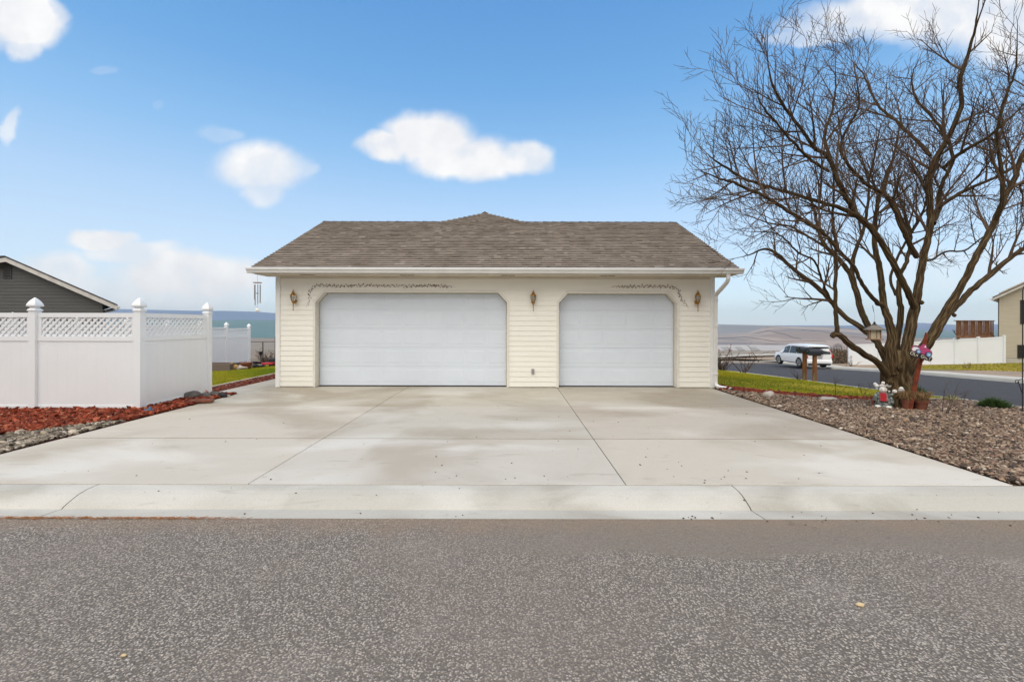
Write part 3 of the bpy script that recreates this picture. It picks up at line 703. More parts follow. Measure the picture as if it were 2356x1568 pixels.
# gutter: K profile along the eave
gp = [(EY+.06,2.955),(EY+.06,2.825),(EY-.02,2.822),(EY-.045,2.835),(EY-.055,2.875),(EY-.085,2.905),(EY-.09,2.945),(EY-.075,2.955),(EY-.072,2.935),(EY-.04,2.90),(EY-.03,2.85),(EY+.045,2.84),(EY+.048,2.955)]
gt = MB(HO); gt.prism(gp, RX0-.09, RX1+.09, 'x')
for xx in (RX0-.09, RX1+.085): gt.prism([(EY+.06,2.957),(EY+.06,2.824),(EY-.02,2.820),(EY-.047,2.833),(EY-.057,2.875),(EY-.087,2.904),(EY-.092,2.957)], xx-.002, xx+.004, 'x')
gt.build('gutter', MT['trimw'], house)
ds = MB(HO)
ds.tube([(5.20,10.95,2.84),(5.20,10.95,2.70),(5.19,10.98,2.64),(5.16,11.15,2.52),(5.13,11.36,2.40),(5.115,11.43,2.33),(5.115,11.435,2.2),(5.115,11.435,.16),(5.12,11.42,.09),(5.16,11.36,.05),(5.30,11.18,.035),(5.34,11.10,.03)], 0, 4, True, sq=(.078,.062))
for z in (2.2, 1.55, .35): ds.box((5.068,11.39,z), (5.162,11.476,z+.035))
ds.build('downspout', MT['trimw'], house)
op = MB(HO); op.box((5.31,11.06,.002), (5.385,11.078,.06)); op.build('downspout_opening', MT['dark'], house)
# weatherproof outlet cover
xo, zo = P(1225.5, 855, WY).x, .42
ob = MB(HO); ob.bbox((xo,WY-.03,zo), (.072,.03,.125), bev=.15); ob.bbox((xo,WY-.048,zo), (.05,.01,.10), bev=.2); ob.build('outlet_cover', MT['alu'], house)
# the vines painted over both doors (their own raised-free marks on the boards)
def vine(path, seed, ends=(0, 0)):
    r = random.Random(seed); v = MB(HO); pts = [P(a, b, WY) for a, b in path]
    L = [0]
    for a, b in zip(pts, pts[1:]): L.append(L[-1]+(b-a).length)
    T = L[-1]; s = 0.0; yv = WY-.0178
    def at(s_):
        for i in range(len(pts)-1):
            if s_ <= L[i+1] or i == len(pts)-2:
                t = (s_-L[i])/(L[i+1]-L[i]); p = pts[i].lerp(pts[i+1], t); d = (pts[i+1]-pts[i]).normalized(); return p, d
    k = 0
    def stroke(p, ang, ln, wd, bend):
        n = 4; le, ri = [], []; q = Vector(p)
        for j in range(n+1):
            t = j/n; a = ang+bend*(t-.5); w = wd*(math.sin(math.pi*min(1, .15+t*.85)))*.5+.0012
            nx_, nz_ = -math.sin(a), math.cos(a)
            le.append((q.x+nx_*w, yv, q.z+nz_*w)); ri.append((q.x-nx_*w, yv, q.z-nz_*w))
            q = q+Vector((math.cos(a), 0, math.sin(a)))*(ln/n)
        v.add(le+ri, [(j, j+1, n+2+j, n+1+j) for j in range(n)])
    while s < T:
        p, d = at(s); a = math.atan2(d.z, d.x); f = min(1, min(s-ends[0], T-s+ends[1])/.4+.35); f = max(.3, f)
        w = math.sin(k*1.9+seed)*.022*f + r.uniform(-.008, .008)
        pp = p+Vector((-d.z*w, 0, d.x*w)); sg = 1 if k % 2 else -1
        stroke(pp, a+sg*r.uniform(.7, 1.5), r.uniform(.025, .045)*f, r.uniform(.010, .020)*f, r.uniform(-1.6, 1.6))
        if r.random() < .7: stroke(pp, a+r.uniform(-.5, .5), r.uniform(.02, .045)*f, r.uniform(.005, .010)*f, r.uniform(-1.5, 1.5))
        if r.random() < .35: stroke(pp+Vector((0,0,-sg*.012)), a-sg*1.2, .022*f, .014*f, .3)
        s += r.uniform(.024, .04); k += 1
    v.build('painted_vine', MT['stain'], house, recalc=False)
vine([(706,706),(710,696),(713,683),(712,672),(718,663),(728,657),(745,656),(775,658),(840,656),(933,658),(1000,657),(1048,660)], 1)
vine([(1406,659),(1440,660),(1480,658),(1530,659),(1548,660),(1560,666),(1563,680),(1568,690),(1577,698),(1583,710)], 4)

# ---------------------------------------------------------------- wall lanterns
def lantern(px, py, label, sx):
    p = P(px, py, WY); t = thing('wall_lantern', (p.x, WY-.016, p.z-.27), label, 'wall light', 'brass lanterns on the garage wall')
    q = MB(); y = -.10
    q.lathe([(.001,0),(.010,.008),(.012,.022),(.006,.035),(.008,.05),(.010,.12),(.015,.17),(.020,.19),(.030,.20),(.034,.215),(.03,.228)], (0,y,0), 12, sx=1, sy=1)
    q.smooth = True; q.build('stem', MT['brass'], t)
    q = MB(); q.ball((0,y,.010), .013, 1); q.build('tip', MT['dark'], t)
    q = MB()
    for k in range(6):
        a = k*math.pi/3+.26; c, s = math.cos(a), math.sin(a)
        q.tube([(c*.034,y+s*.034,.222),(c*.056,y+s*.056,.29),(c*.076,y+s*.076,.375),(c*.070,y+s*.070,.392)], .0048, 5)
    q.lathe([(.078,.386),(.080,.392),(.060,.405),(.052,.425),(.034,.44),(.022,.455),(.026,.462),(.036,.470),(.036,.478),(.020,.484),(.012,.495),(.008,.51),(.002,.545)], (0,y,0), 12)
    q.lathe([(.036,.215),(.040,.222),(.036,.232)], (0,y,0), 12)
    q.build('cage', MT['brass'], t, smooth=True)
    q = MB(); q.lathe([(.031,.226),(.053,.29),(.072,.372),(.066,.388)], (0,y,0), 6, a0=.26); q.build('glass', MT['glass'], t)
    q = MB(); q.lathe([(.010,.235),(.010,.30),(.006,.305)], (0,y,0), 8); q.lathe([(.011,.306),(.016,.33),(.012,.355),(.002,.372)], (0,y,0), 8); q.build('bulb', MT['white'], t, smooth=True)
    q = MB(); q.tube([(0,y,.215),(sx*.03,y+.01,.19),(sx*.055,y+.03,.20),(sx*.062,y+.06,.235),(sx*.045,y+.085,.262),(sx*.02,y+.10,.25)], [.007,.010,.011,.011,.009,.008], 6)
    q.ball((sx*.052,y+.03,.222), .022, 1); q.build('bracket', MT['brass'], t, smooth=True)
    q = MB(); q.lathe([(.045,0),(.045,.008),(.03,.016)], (0,.016,.235), 14, ax=Matrix.Rotation(R(90), 3, 'X'), sy=1.4); q.build('wall_plate', MT['brass'], t, smooth=True)
lantern(679.5, 690, 'brass lantern left of the wide double garage door, under the vine start', 1)
lantern(1226, 691, 'brass lantern on the pillar between the two garage doors', .25)
lantern(1601, 691.5, 'brass lantern right of the single garage door, nearest the downspout', -1)

# wind chime at the eave corner
p = P(592, 650, 10.93); t = thing('wind_chime', (p.x, 10.93, p.z), 'silver tube wind chime hanging from the left end of the gutter', 'wind chime')
q = MB(); q.bbox((0,0,0), (.17,.10,.018), bev=.2); q.build('top_disc', MT['deckwood'], t)
q = MB(); q.tube([(0,0,.01),(.004,0,.09),(-.003,0,2.83-p.z)], .002, 4); q.tube([(0,0,0),(0,0,-.70)], .0015, 4); q.build('cord', MT['dark'], t)
for x, y, l in ((-.070,.0,.36),(-.035,-.03,.50),(.028,-.03,.46),(.065,.0,.42),(0.05,.04,.44)):
    q = MB(); q.tube([(x,y,-.01),(x,y,-.05)], .001, 3); q.tube([(x,y,-.05),(x,y,-.05-l)], .0105, 8); q.build('tube', MT['alu'], t, smooth=False)
q = MB(); q.lathe([(.03,-.265),(.03,-.25)], (0,0,0), 12); q.build('clapper', MT['dark'], t)
q = MB(); q.ball((0,0,-.66), .05, 2, (1.1,.5,.75), jit=.5, seed=2); q.build('wind_sail', MT['plaster'], t)

# ---------------------------------------------------------------- white vinyl fences with lattice
def post(mb, x, y, z0, ztop, w=.127):
    mb.box((x-w/2,y-w/2,z0), (x+w/2,y+w/2,ztop))
def cap(mb, x, y, z, w=.127, k=1.0):
    pr = [(w*.5,0),(w*.60,.0),(w*.60,.022),(w*.50,.036),(w*.38,.052),(w*.34,.062),(w*.42,.070),(w*.60,.080),(w*.66,.092),(w*.655,.108),(w*.60,.135),(w*.50,.165),(w*.37,.195),(w*.22,.222),(w*.09,.243),(.001,.252)]
    pr = [(r*1.41421, zz*k) for r, zz in pr]; mb.lathe(pr, (x,y,z), 4, a0=R(45))
def lattice_fence(segs, posts, label, gfun, cat='fence', capk=1.0):
    o0 = segs[0][0]; t = thing('privacy_fence', (o0[0], o0[1], 0), label, cat); O = (o0[0], o0[1], 0)
    for (a, b) in segs:
        za, zb = gfun(*a), gfun(*b); zz = (za+zb)/2; A = Vector((*a, 0)); B = Vector((*b, 0)); d = (B-A); L = d.length; d.normalize(); n = Vector((-d.y, d.x, 0))
        ang = math.atan2(d.y, d.x); RM = Matrix.Rotation(ang, 3, 'Z')
        def bx(m, s0, s1, h0, h1, th):
            vs = [A + d*s + n*w + Vector((0,0,zz+h)) for h in (h0, h1) for s, w in ((s0,-th/2),(s1,-th/2),(s1,th/2),(s0,th/2))]
            m.add(vs, [(0,3,2,1),(4,5,6,7),(0,1,5,4),(1,2,6,5),(2,3,7,6),(3,0,4,7)])
        h = .0635
        for (h0, h1) in ((1.715,1.80),(1.275,1.365),(.0,.075)): m = MB(O); bx(m, h, L-h, h0, h1, .045); m.build('rail', MT['vinyl'], t)
        m = MB(O); nb = 10; w = (L-2*h)/nb
        bx(m, h, L-h, .03, 1.28, .022)
        for k in range(1, nb): bx(m, h+k*w-.004, h+k*w+.004, .08, 1.27, .0235)
        m.build('panel', MT['vinyl'], t)
        m = MB(O)
        for s0, s1 in ((h, h+.07), (L-h-.07, L-h)): bx(m, s0, s1, 1.365, 1.715, .035)
        z0, z1 = 1.36, 1.72; s0, s1 = h+.065, L-h-.065; sp = .118; hw = .020
        for sg in (1, -1):
            k = s0-(z1-z0)
            while k < s1:
                # strip from (k,z0) to (k+dz,z1), or mirrored
                pts = []
                a0, a1 = k, k+(z1-z0)
                c0, c1 = max(a0, s0), min(a1, s1)
                if c1-c0 > .03:
                    zA, zB = z0+(c0-a0), z0+(c1-a0)
                    if sg < 0: zA, zB = z0+z1-zA, z0+z1-zB
                    e = hw*1.0
                    dy = -.005 if sg > 0 else .0055
                    vs = []
                    for w_ in (dy-.004, dy+.004):
                        for s_, z_ in ((c0-e*.7,zA+sg*e*.7),(c1-e*.7,zB+sg*e*.7),(c1+e*.7,zB-sg*e*.7),(c0+e*.7,zA-sg*e*.7)): vs.append(A+d*s_+n*w_+Vector((0,0,zz+z_)))
                    m.add(vs, [(0,1,2,3),(4,7,6,5),(0,4,5,1),(1,5,6,2),(2,6,7,3),(3,7,4,0)])
                k += sp
        m.build('lattice', MT['vinyl'], t)
    for (x, y) in posts:
        z = gfun(x, y); m = MB(O); post(m, x, y, z-.1, z+1.835); po = m.build('post', MT['vinyl'], t)
        m = MB(O); cap(m, x, y, z+1.835); m.build('post_cap', MT['vinyl'], po)
    return t
FX, FY = -6.955, 8.50
lattice_fence([((FX-1.95,FY),(FX,FY)), ((FX-3.9,FY),(FX-1.95,FY)), ((FX-5.85,FY),(FX-3.9,FY)), ((FX,FY),(FX,FY+1.90))],
              [(FX,FY),(FX-1.95,FY),(FX-3.9,FY),(FX-5.85,FY),(FX,FY+1.90)], 'near white vinyl fence with lattice top and pointed caps, turning a corner beside the driveway', lambda x, y: 0.0)
ys = [25.1-1.98*k for k in range(8)]
lattice_fence([((-14.5,b),(-14.5,a)) for a, b in zip(ys, ys[1:])], [(-14.5,y) for y in ys],
              'far white vinyl fence with lattice top running back beside the left lawn', lambda x, y: float(G(x, y))-.02)

# ---------------------------------------------------------------- beds, stones, chips, lawns
def inside(poly, x, y):
    r = np.zeros(len(x), bool); n = len(poly)
    for i in range(n):
        x0, y0 = poly[i]; x1, y1 = poly[(i+1) % n]
        c = ((y0 > y) != (y1 > y)) & (x < (x1-x0)*(y-y0)/((y1-y0) if y1 != y0 else 1e-9)+x0); r ^= c
    return r
def scatter(name, poly, n, tv, tf, size, asp, cols, m, zoff=0.0, tilt=.35, kind='stuff', label=None, cat=None, rs=0, smooth=True, layers=1, gz=None, dens=None, zlift=.35):
    r = np.random.default_rng(rs+11); xs = [p[0] for p in poly]; ys_ = [p[1] for p in poly]
    x = r.uniform(min(xs), max(xs), n*3); y = r.uniform(min(ys_), max(ys_), n*3); k = inside(poly, x, y); x, y = x[k][:n], y[k][:n]
    if dens is not None: k = r.random(len(x)) < dens(x, y); x, y = x[k], y[k]
    n = len(x); T = len(tv)
    s = np.exp(r.normal(math.log(size), .38, n)); ax = s*r.uniform(asp[0], asp[1], n); ay = s; az = s*r.uniform(asp[2], asp[3], n)
    v = tv[None, :, :]*(1+r.normal(0, .13, (n, T, 1)))*np.stack([ax, ay, az], 1)[:, None, :]
    a = r.uniform(0, 2*np.pi, n); t1 = r.normal(0, tilt, n); t2 = r.normal(0, tilt, n)
    c1, s1 = np.cos(t1)[:, None], np.sin(t1)[:, None]; y1 = v[..., 1]*c1-v[..., 2]*s1; z1 = v[..., 1]*s1+v[..., 2]*c1; x1 = v[..., 0]
    c2, s2 = np.cos(t2)[:, None], np.sin(t2)[:, None]; x2 = x1*c2+z1*s2; z2 = -x1*s2+z1*c2
    ca, sa = np.cos(a)[:, None], np.sin(a)[:, None]; X_ = x2*ca-y1*sa+x[:, None]; Y_ = x2*sa+y1*ca+y[:, None]
    g_ = G(x, y) if gz is None else gz(x, y)
    Z_ = z2 + (g_+zoff+az*zlift+r.uniform(0, .018*layers, n))[:, None]
    V = np.stack([X_, Y_, Z_], 2).reshape(-1, 3); Fc = (tf[None]+(np.arange(n)*T)[:, None, None]).reshape(-1, tf.shape[1])
    cols = np.array(cols); w = cols[:, 3]/cols[:, 3].sum(); ci = r.choice(len(cols), n, p=w); C = cols[ci, :3]*r.uniform(.72, 1.25, (n, 1))
    C = np.repeat(C[:, None, :], T, 1).reshape(-1, 3)
    o = np_mesh(name, V, Fc, m, C, smooth=smooth); tag(o, label, cat, kind=kind); return o
bm = bmesh.new(); bmesh.ops.create_icosphere(bm, subdivisions=1, radius=1); ICV = np.array([v.co[:] for v in bm.verts]); ICF = np.array([[v.index for v in f.verts] for f in bm.faces]); bm.free()
BXV = np.array([(-1,-.7,-1),(1,-1,-1),(.8,1,-1),(-1,.8,-1),(-.8,-.9,1),(.9,-.7,1),(1,.7,1),(-.7,1,1)], float)
BXF = np.array([(0,3,2,1),(4,5,6,7),(0,1,5,4),(1,2,6,5),(2,3,7,6),(3,0,4,7)])

LE = [(5.16,12.05),(6.0,11.35),(6.9,10.78),(7.6,10.5),(8.3,10.38),(9.1,10.5),(9.9,10.62),(10.5,10.6)]   # edge between right lawn and rock bed
lex = lambda x: float(np.interp(x, [a for a, _ in LE], [b for _, b in LE]))
def poly_sheet(name, rows, zoff, m, kind='structure'):
    V = []; n = len(rows[0])
    for r_ in rows: V += [(x, y, float(G(x, y))+zoff) for x, y in r_]
    Fc = np.array([(j*n+i, j*n+i+1, (j+1)*n+i+1, (j+1)*n+i) for j in range(len(rows)-1) for i in range(n-1)])
    return tag(np_mesh(name, np.array(V), Fc, m, smooth=True), kind=kind)
tt = np.linspace(0, 1, 16)
xs_ = np.linspace(5.07, 10.5, 24)
poly_sheet('rock_bed_soil', [[(x, 4.57+(lex(x)-.04-4.57)*t if x > 5.2 else 4.57+(11.9-4.57)*t) for x in xs_] for t in tt], -.012, MT['soil'])
bed = [(5.06,4.58),(10.48,4.58),(10.48,10.5)] + [(x, y-.10) for x, y in reversed(LE)] + [(5.10,11.85)]
stone_cols = [(.25,.18,.125,4.4),(.14,.095,.065,4),(.36,.27,.195,2.2),(.06,.042,.032,3.5),(.50,.43,.35,.6),(.24,.15,.11,2),(.36,.24,.15,.6)]
dn = lambda x, y: np.where(y < 11.9, 1.0, 0)
redband = lambda x, y: (np.array([lex(q) for q in x])-y) < np.interp(x, [5.1, 7.2, 8.2, 8.6], [.95, .62, .35, .0])
scatter('river_rock', bed, 92000, ICV, ICF, .0128, (1.1,1.9,.35,.65), stone_cols, MT['rocks'], rs=1, layers=1.3,
        dens=lambda x, y: np.where(redband(x, y), .12, 1.0), label='grey brown river rock ground cover right of the driveway', cat='gravel')
scatter('wood_chips', [(5.1,9.5),(9,9.5),(9,10.4),(7.6,10.45),(6.9,10.7),(6,11.25),(5.2,11.95)], 24000, BXV, BXF, .0135, (1.2,3.0,.2,.4), [(.23,.045,.022,4),(.13,.025,.014,3),(.30,.08,.04,1.5)], MT['mulch'], rs=2, smooth=False,
        dens=lambda x, y: np.where(redband(x, y), 1.0, .0), zoff=.006, label='dark red wood chips along the edge of the right lawn', cat='mulch', tilt=.3)
# left bed
poly_sheet('mulch_bed_soil', [[(x, y) for x in np.linspace(-14.2, -6.30, 14)] for y in np.linspace(4.57, 10.44, 12)], -.012, MT['redsoil'])
lb = [(-12.2,6.1),(-6.36,6.2),(-6.31,10.35),(-6.86,10.4),(-6.9,8.42),(-12.2,8.42)]
bnd = lambda x: 6.36+.05*np.sin(x*4.1)+.03*np.sin(x*9.3)+np.clip((x+7.25)*1.7, 0, 1.25)
mcols = [(.24,.045,.018,4),(.16,.028,.012,4),(.33,.09,.045,2),(.11,.022,.011,2.5),(.46,.20,.12,.5)]
scatter('wood_chips', lb, 50000, BXV, BXF, .0135, (1.3,3.6,.22,.42), mcols, MT['mulch'], rs=3, smooth=False, layers=2.0, tilt=.33,
        dens=lambda x, y: np.where(y > bnd(x), 1.0, 0), label='bright red wood chips in front of the near vinyl fence', cat='mulch')
scatter('river_rock', [(-12.2,4.65),(-6.33,4.65),(-6.33,7.45),(-12.2,6.9)], 24000, ICV, ICF, .0185, (1.1,1.9,.35,.65), [(.27,.22,.16,4),(.16,.13,.095,4),(.40,.34,.265,2.5),(.08,.065,.05,3),(.52,.46,.39,.6)], MT['rocks'], rs=4, layers=1.3,
        dens=lambda x, y: np.where(y < bnd(x)+.04, 1.0, .0), label='grey river rock strip between red chips and driveway', cat='gravel')
# narrow bed along the side path on the left
poly_sheet('mulch_bed_soil', [[(-7.58,y),(-7.2,y),(-6.93,y)] for y in np.linspace(10.45, 27, 14)], -.05, MT['redsoil'])
scatter('wood_chips', [(-7.55,10.5),(-6.95,10.5),(-6.95,20),(-7.55,20)], 16000, BXV, BXF, .013, (1.2,2.6,.25,.5), [(.17,.045,.028,4),(.11,.028,.018,4),(.30,.13,.09,1.2)], MT['mulch'], rs=5, smooth=False, zoff=-.03, layers=1.5, label='dark red chips beside the side path', cat='mulch')
poly_sheet('mulch_bed_soil', [[(x, y) for x in (-14.4,-13.4,-12.62)] for y in np.linspace(12, 27, 12)], -.03, MT['redsoil'])
# lawns
ylr = sorted(set(list(np.linspace(0, 1, 26))))
rows = []
for t in np.linspace(0, 1, 24):
    x_row = [5.11+(XN(30)-.17-5.11)*q for q in np.linspace(0, 1, 22)]
rows = []
for q in np.linspace(0, 1, 26):
    r_ = []
    for t in np.linspace(0, 1, 26):
        y = 10.3 + t*27.2; x1 = XN(y)-.17; x = 5.11+(x1-5.11)*q; y0 = lex(min(10.5, max(5.16, x))); y = y0+.03+(37.6-y0)*t**1.4; x = 5.11+(XN(y)-.17-5.11)*q
        r_.append((x, max(y, lex(min(10.5, max(5.16, x)))+.03)))
    rows.append(r_)
poly_sheet('lawn', rows, .004, MT['lawn'])
FE = [hit(a, b) for a, b in ((380,866),(440,858),(490,852.5),(560,845.5),(635,838),(700,833))]      # far edge of the left lawn
fex = lambda y: float(np.interp(y, [p_.y for p_ in FE], [p_.x for p_ in FE]))
print('FE', [tuple(round(c, 2) for c in p_) for p_ in FE])
poly_sheet('lawn', [[(fex(y)+(-7.62-fex(y))*q, y) for q in np.linspace(0, 1, 12)] for y in np.linspace(10.5, FE[-1].y, 24)], -.006, MT['lawn'])
def blades(name, poly, n, h, label, rs, zoff=0, cols=((.42,.36,.025),(.30,.31,.025),(.15,.20,.02),(.55,.46,.07)), w=.006):
    r = np.random.default_rng(rs); xs = [p[0] for p in poly]; ys_ = [p[1] for p in poly]
    x = r.uniform(min(xs), max(xs), n*2); y = r.uniform(min(ys_), max(ys_), n*2); k = inside(poly, x, y); x, y = x[k][:n], y[k][:n]; n = len(x)
    a = r.uniform(0, np.pi, n); hh = h*r.uniform(.5, 1.25, n); lx, ly = r.normal(0, .45, (2, n))*hh; z = G(x, y)+zoff
    p0 = np.stack([x-np.cos(a)*w, y-np.sin(a)*w, z], 1); p1 = np.stack([x+np.cos(a)*w, y+np.sin(a)*w, z], 1); p2 = np.stack([x+lx, y+ly, z+hh], 1)
    V = np.stack([p0, p1, p2], 1).reshape(-1, 3); Fc = np.arange(n*3).reshape(-1, 3)
    cc = np.array(cols); pn = (np.sin(x*1.3+2)+np.sin(y*1.1)+np.sin((x+y)*.7)+r.normal(0, .9, n))
    ci = np.clip(((pn+3)/6*len(cc)).astype(int), 0, len(cc)-1); C = np.repeat((cc[ci]*r.uniform(.8, 1.25, (n, 1)))[:, None], 3, 1).reshape(-1, 3)
    return tag(np_mesh(name, V, Fc, MT['blades'], C), label, 'grass', kind='stuff')
blades('grass', [(x, y+.04) for x, y in LE]+[(10.5,16),(11.4,26),(5.2,26),(5.12,12.1)], 150000, .045, 'yellow green grass between the garage and the side street', 21)
blades('grass', [(-7.64,11),(-7.64,FE[-1].y),(FE[-1].x+.05,FE[-1].y)]+[(p_.x+.06,p_.y) for p_ in FE[-2::-1]]+[(FE[0].x,11)], 90000, .045, 'green grass beyond the near fence', 22, zoff=-.015, cols=((.14,.22,.015),(.30,.31,.022),(.40,.35,.03),(.22,.25,.02),(.48,.40,.06)))
blades('grass', [(25.6,22),(60,22),(60,32),(26.2,32)], 60000, .10, 'patchy grass before the tan house', 23, w=.02, cols=((.36,.31,.04),(.27,.26,.03),(.48,.36,.09),(.2,.22,.03)))
# concrete edging strips
def edging(label, pts, w, h, zoff=0):
    q = MB()
    for (a, b) in zip(pts, pts[1:]):
        A, B = Vector((*a, 0)), Vector((*b, 0)); L = (B-A).length; d = (B-A)/L; n = Vector((-d.y, d.x, 0))*w/2; k = max(1, int(L/1.0))
        for i in range(k):
            p0 = A+d*(L*i/k+.004); p1 = A+d*(L*(i+1)/k-.004); g0, g1 = float(G(*p0[:2]))+zoff, float(G(*p1[:2]))+zoff
            vs = []
            for zz in (-.1, h): vs += [p0-n+Vector((0,0,g0+zz)), p1-n+Vector((0,0,g1+zz)), p1+n+Vector((0,0,g1+zz)), p0+n+Vector((0,0,g0+zz))]
            q.add(vs, [(0,3,2,1),(4,5,6,7),(0,1,5,4),(1,2,6,5),(2,3,7,6),(3,0,4,7)])
    o = q.build('lawn_edging', MT['edging']); tag(o, kind='structure'); return o
edging('', [(x, y) for x, y in LE], .07, .022)
edging('', [(-7.60,10.5),(-7.60,26.5)], .09, .03, -.01); edging('', [(p_.x-.06,p_.y) for p_ in FE], .12, .05, -.0)

# small things in the beds
def stone(name, px, py, size, label, m, sc=(1,1,.6), seed=0, d=None, group=None, cat='stone'):
    dd = d if d else CAMZ*F/(py-HY); p = P(px, py, dd); g_ = float(G(p.x, p.y)) if d is None else p.z
    q = MB((p.x, p.y, g_)); q.ball((p.x, p.y, g_+size*sc[2]*.55), size, 3, sc, jit=.35, seed=seed)
    return tag(q.build(name, m, smooth=True), label, cat, group)
stone('rock', 1768, 912, .12, 'round pale rock at the bed edge nearest the garage downspout', MT['stone_w'], (1,.8,.75), 3)
stone('rock', 1905, 915, .16, 'flat grey slab stone lying at the edge of the right lawn', MT['stone_w'], (1.3,.8,.28), 5)
stone('rock', 1892, 911, .10, 'small flat grey stone touching the slab stone', MT['stone_d'], (1.4,.7,.28), 6)
stone('rock', 1662, 861.5, .16, 'pale pink boulder under the left rose bush', MT['stone_w'], (1.2,.8,.7), 8, d=20.8)
stone('rock', 444, 919, .15, 'dark mound rock against the foot of the corner fence post', MT['stone_d'], (1.1,.7,.75), 11)
stone('rock', 471, 917, .13, 'broken dark rock next to the corner fence post', MT['stone_d'], (1.2,.6,.6), 12)
stone('rock', 492, 915, .13, 'charcoal rock closest to the side path start', MT['stone_d'], (1.3,.6,.62), 13)
stone('rock', 510, 915, .10, 'black jagged rock at the tip of the red chip bed', MT['dark'], (1.2,.6,.7), 14)
stone('rock', 524, 913, .05, 'tiny tan stone at the tip of the red chip bed', MT['stone_w'], (1.4,.7,.5), 15)
stone('rock', 2022, 921, .0, 'x', MT['stone_w']) if False else None
p = P(463, 928, CAMZ*F/(928-HY)); q = MB(); q.bbox((p.x, p.y, .045), (.42,.22,.05), Matrix.Rotation(.35, 3, 'Z'), .08)
tag(q.build('paving_brick', MT['terra']), 'flat terracotta paver beside the dark rocks', 'paver')
# torn weed cloth with blue scrap
def cloth(px, py, w, d, h, m, label, name, seed):
    p = P(px, py, CAMZ*F/(py-HY)); V = []; n = 14
    for j in range(n):
        for i in range(n):
            u, v = i/(n-1)-.5, j/(n-1)-.5; f = max(0, 1-(2*abs(u))**2.2)*max(0, 1-(2*abs(v))**2.2)
            V.append((p.x+u*w, p.y+v*d+u*w*.35, p.z+.02+f*h*(.6+.8*mnoise.noise(Vector((u*4+seed, v*4, seed))))))
    Fc = np.array([(j*n+i, j*n+i+1, (j+1)*n+i+1, (j+1)*n+i) for j in range(n-1) for i in range(n-1)])
    tag(np_mesh(name, np.array(V), Fc, m, smooth=True), label, 'scrap')
cloth(338, 950, .52, .26, .09, MT['dark'], 'crumpled black weed cloth poking out of the red chips', 'weed_cloth', 1)
cloth(341, 952, .20, .09, .13, MT['tarp'], 'blue plastic scrap on the crumpled black cloth', 'plastic_scrap', 4)
# leaf litter and gumballs on the slab and the kerb: tiny and uncountable
r_ = random.Random(5); q = MB()
kz = lambda y: float(np.interp(y, [3.95,4.05,4.14,4.22,4.34,4.5,4.56], [-.078,-.085,-.092,-.072,-.022,-.001,0]))
spots = [(r_.uniform(1000,1900), r_.uniform(925,1110)) for _ in range(60)]+[(r_.uniform(1560,1640), 1168+r_.uniform(-4,4)) for _ in range(10)]+[(r_.uniform(1650,2340), r_.uniform(1120,1188)) for _ in range(26)]+[(r_.uniform(300,1500), r_.uniform(1120,1180)) for _ in range(10)]+[(r_.uniform(100,1000), r_.uniform(960,1110)) for _ in range(12)]
for k, (a, b) in enumerate(spots):
    p = P(a, b, CAMZ*F/(b-HY)); 
    if p.x > 4.9 and p.y > 4.56: continue
    z = kz(p.y) if p.y < 4.56 else 0; s = r_.uniform(.004, .0095)
    q.ball((p.x, p.y, z+s*.5), s, 1, (r_.uniform(.9,1.8),1,.6), Matrix.Rotation(r_.random()*3, 3, 'Z'))
tag(q.build('leaf_litter', MT['twig']), 'dark seed pods and leaf bits strewn on the concrete', 'litter', kind='stuff')
q = MB()
for k in range(420):
    a = r_.gauss(330, 120) if k % 3 else r_.gauss(60, 60); 
    if a > 600 or a < -60: continue
    y = 3.95-abs(r_.gauss(0, .02)); x = (a-CX)/F*3.95; an = r_.uniform(-.5, .5); l = r_.uniform(.02, .06)
    q.tube([(x,y,-.074+r_.uniform(0,.006)), (x+l*math.cos(an), y+l*math.sin(an)*.5, -.072+r_.uniform(0,.01))], .0016, 3)
tag(q.build('pine_needles', mat('orange needles', (.36,.13,.03), (.22,.09,.03), 30, .9)), 'orange brown needles gathered along the kerb foot', 'litter', kind='stuff')
q = MB()
for px, py, s in ((1978,1391,.02),(285,1510,.012),(1350,1330,.010),(780+900,1255,.009),(2090,1235,.009),(2180,1225,.008)):
    dd = (CAMZ+.08)*F/(py-HY); p = P(px, py, dd); o_ = MB((p.x,p.y,-.08)); o_.ball((p.x,p.y,-.078+s*.3), s, 2, (1.3,.8,.5), jit=.3, seed=px)
    if px in (1978, 285): tag(o_.build('pebble', mat('tan pebble', (.55,.42,.24), rough=.7), smooth=True), {1978: 'larger tan pebble lying on the asphalt at the right', 285: 'small tan pebble lying on the asphalt at the left'}[px], 'pebble')

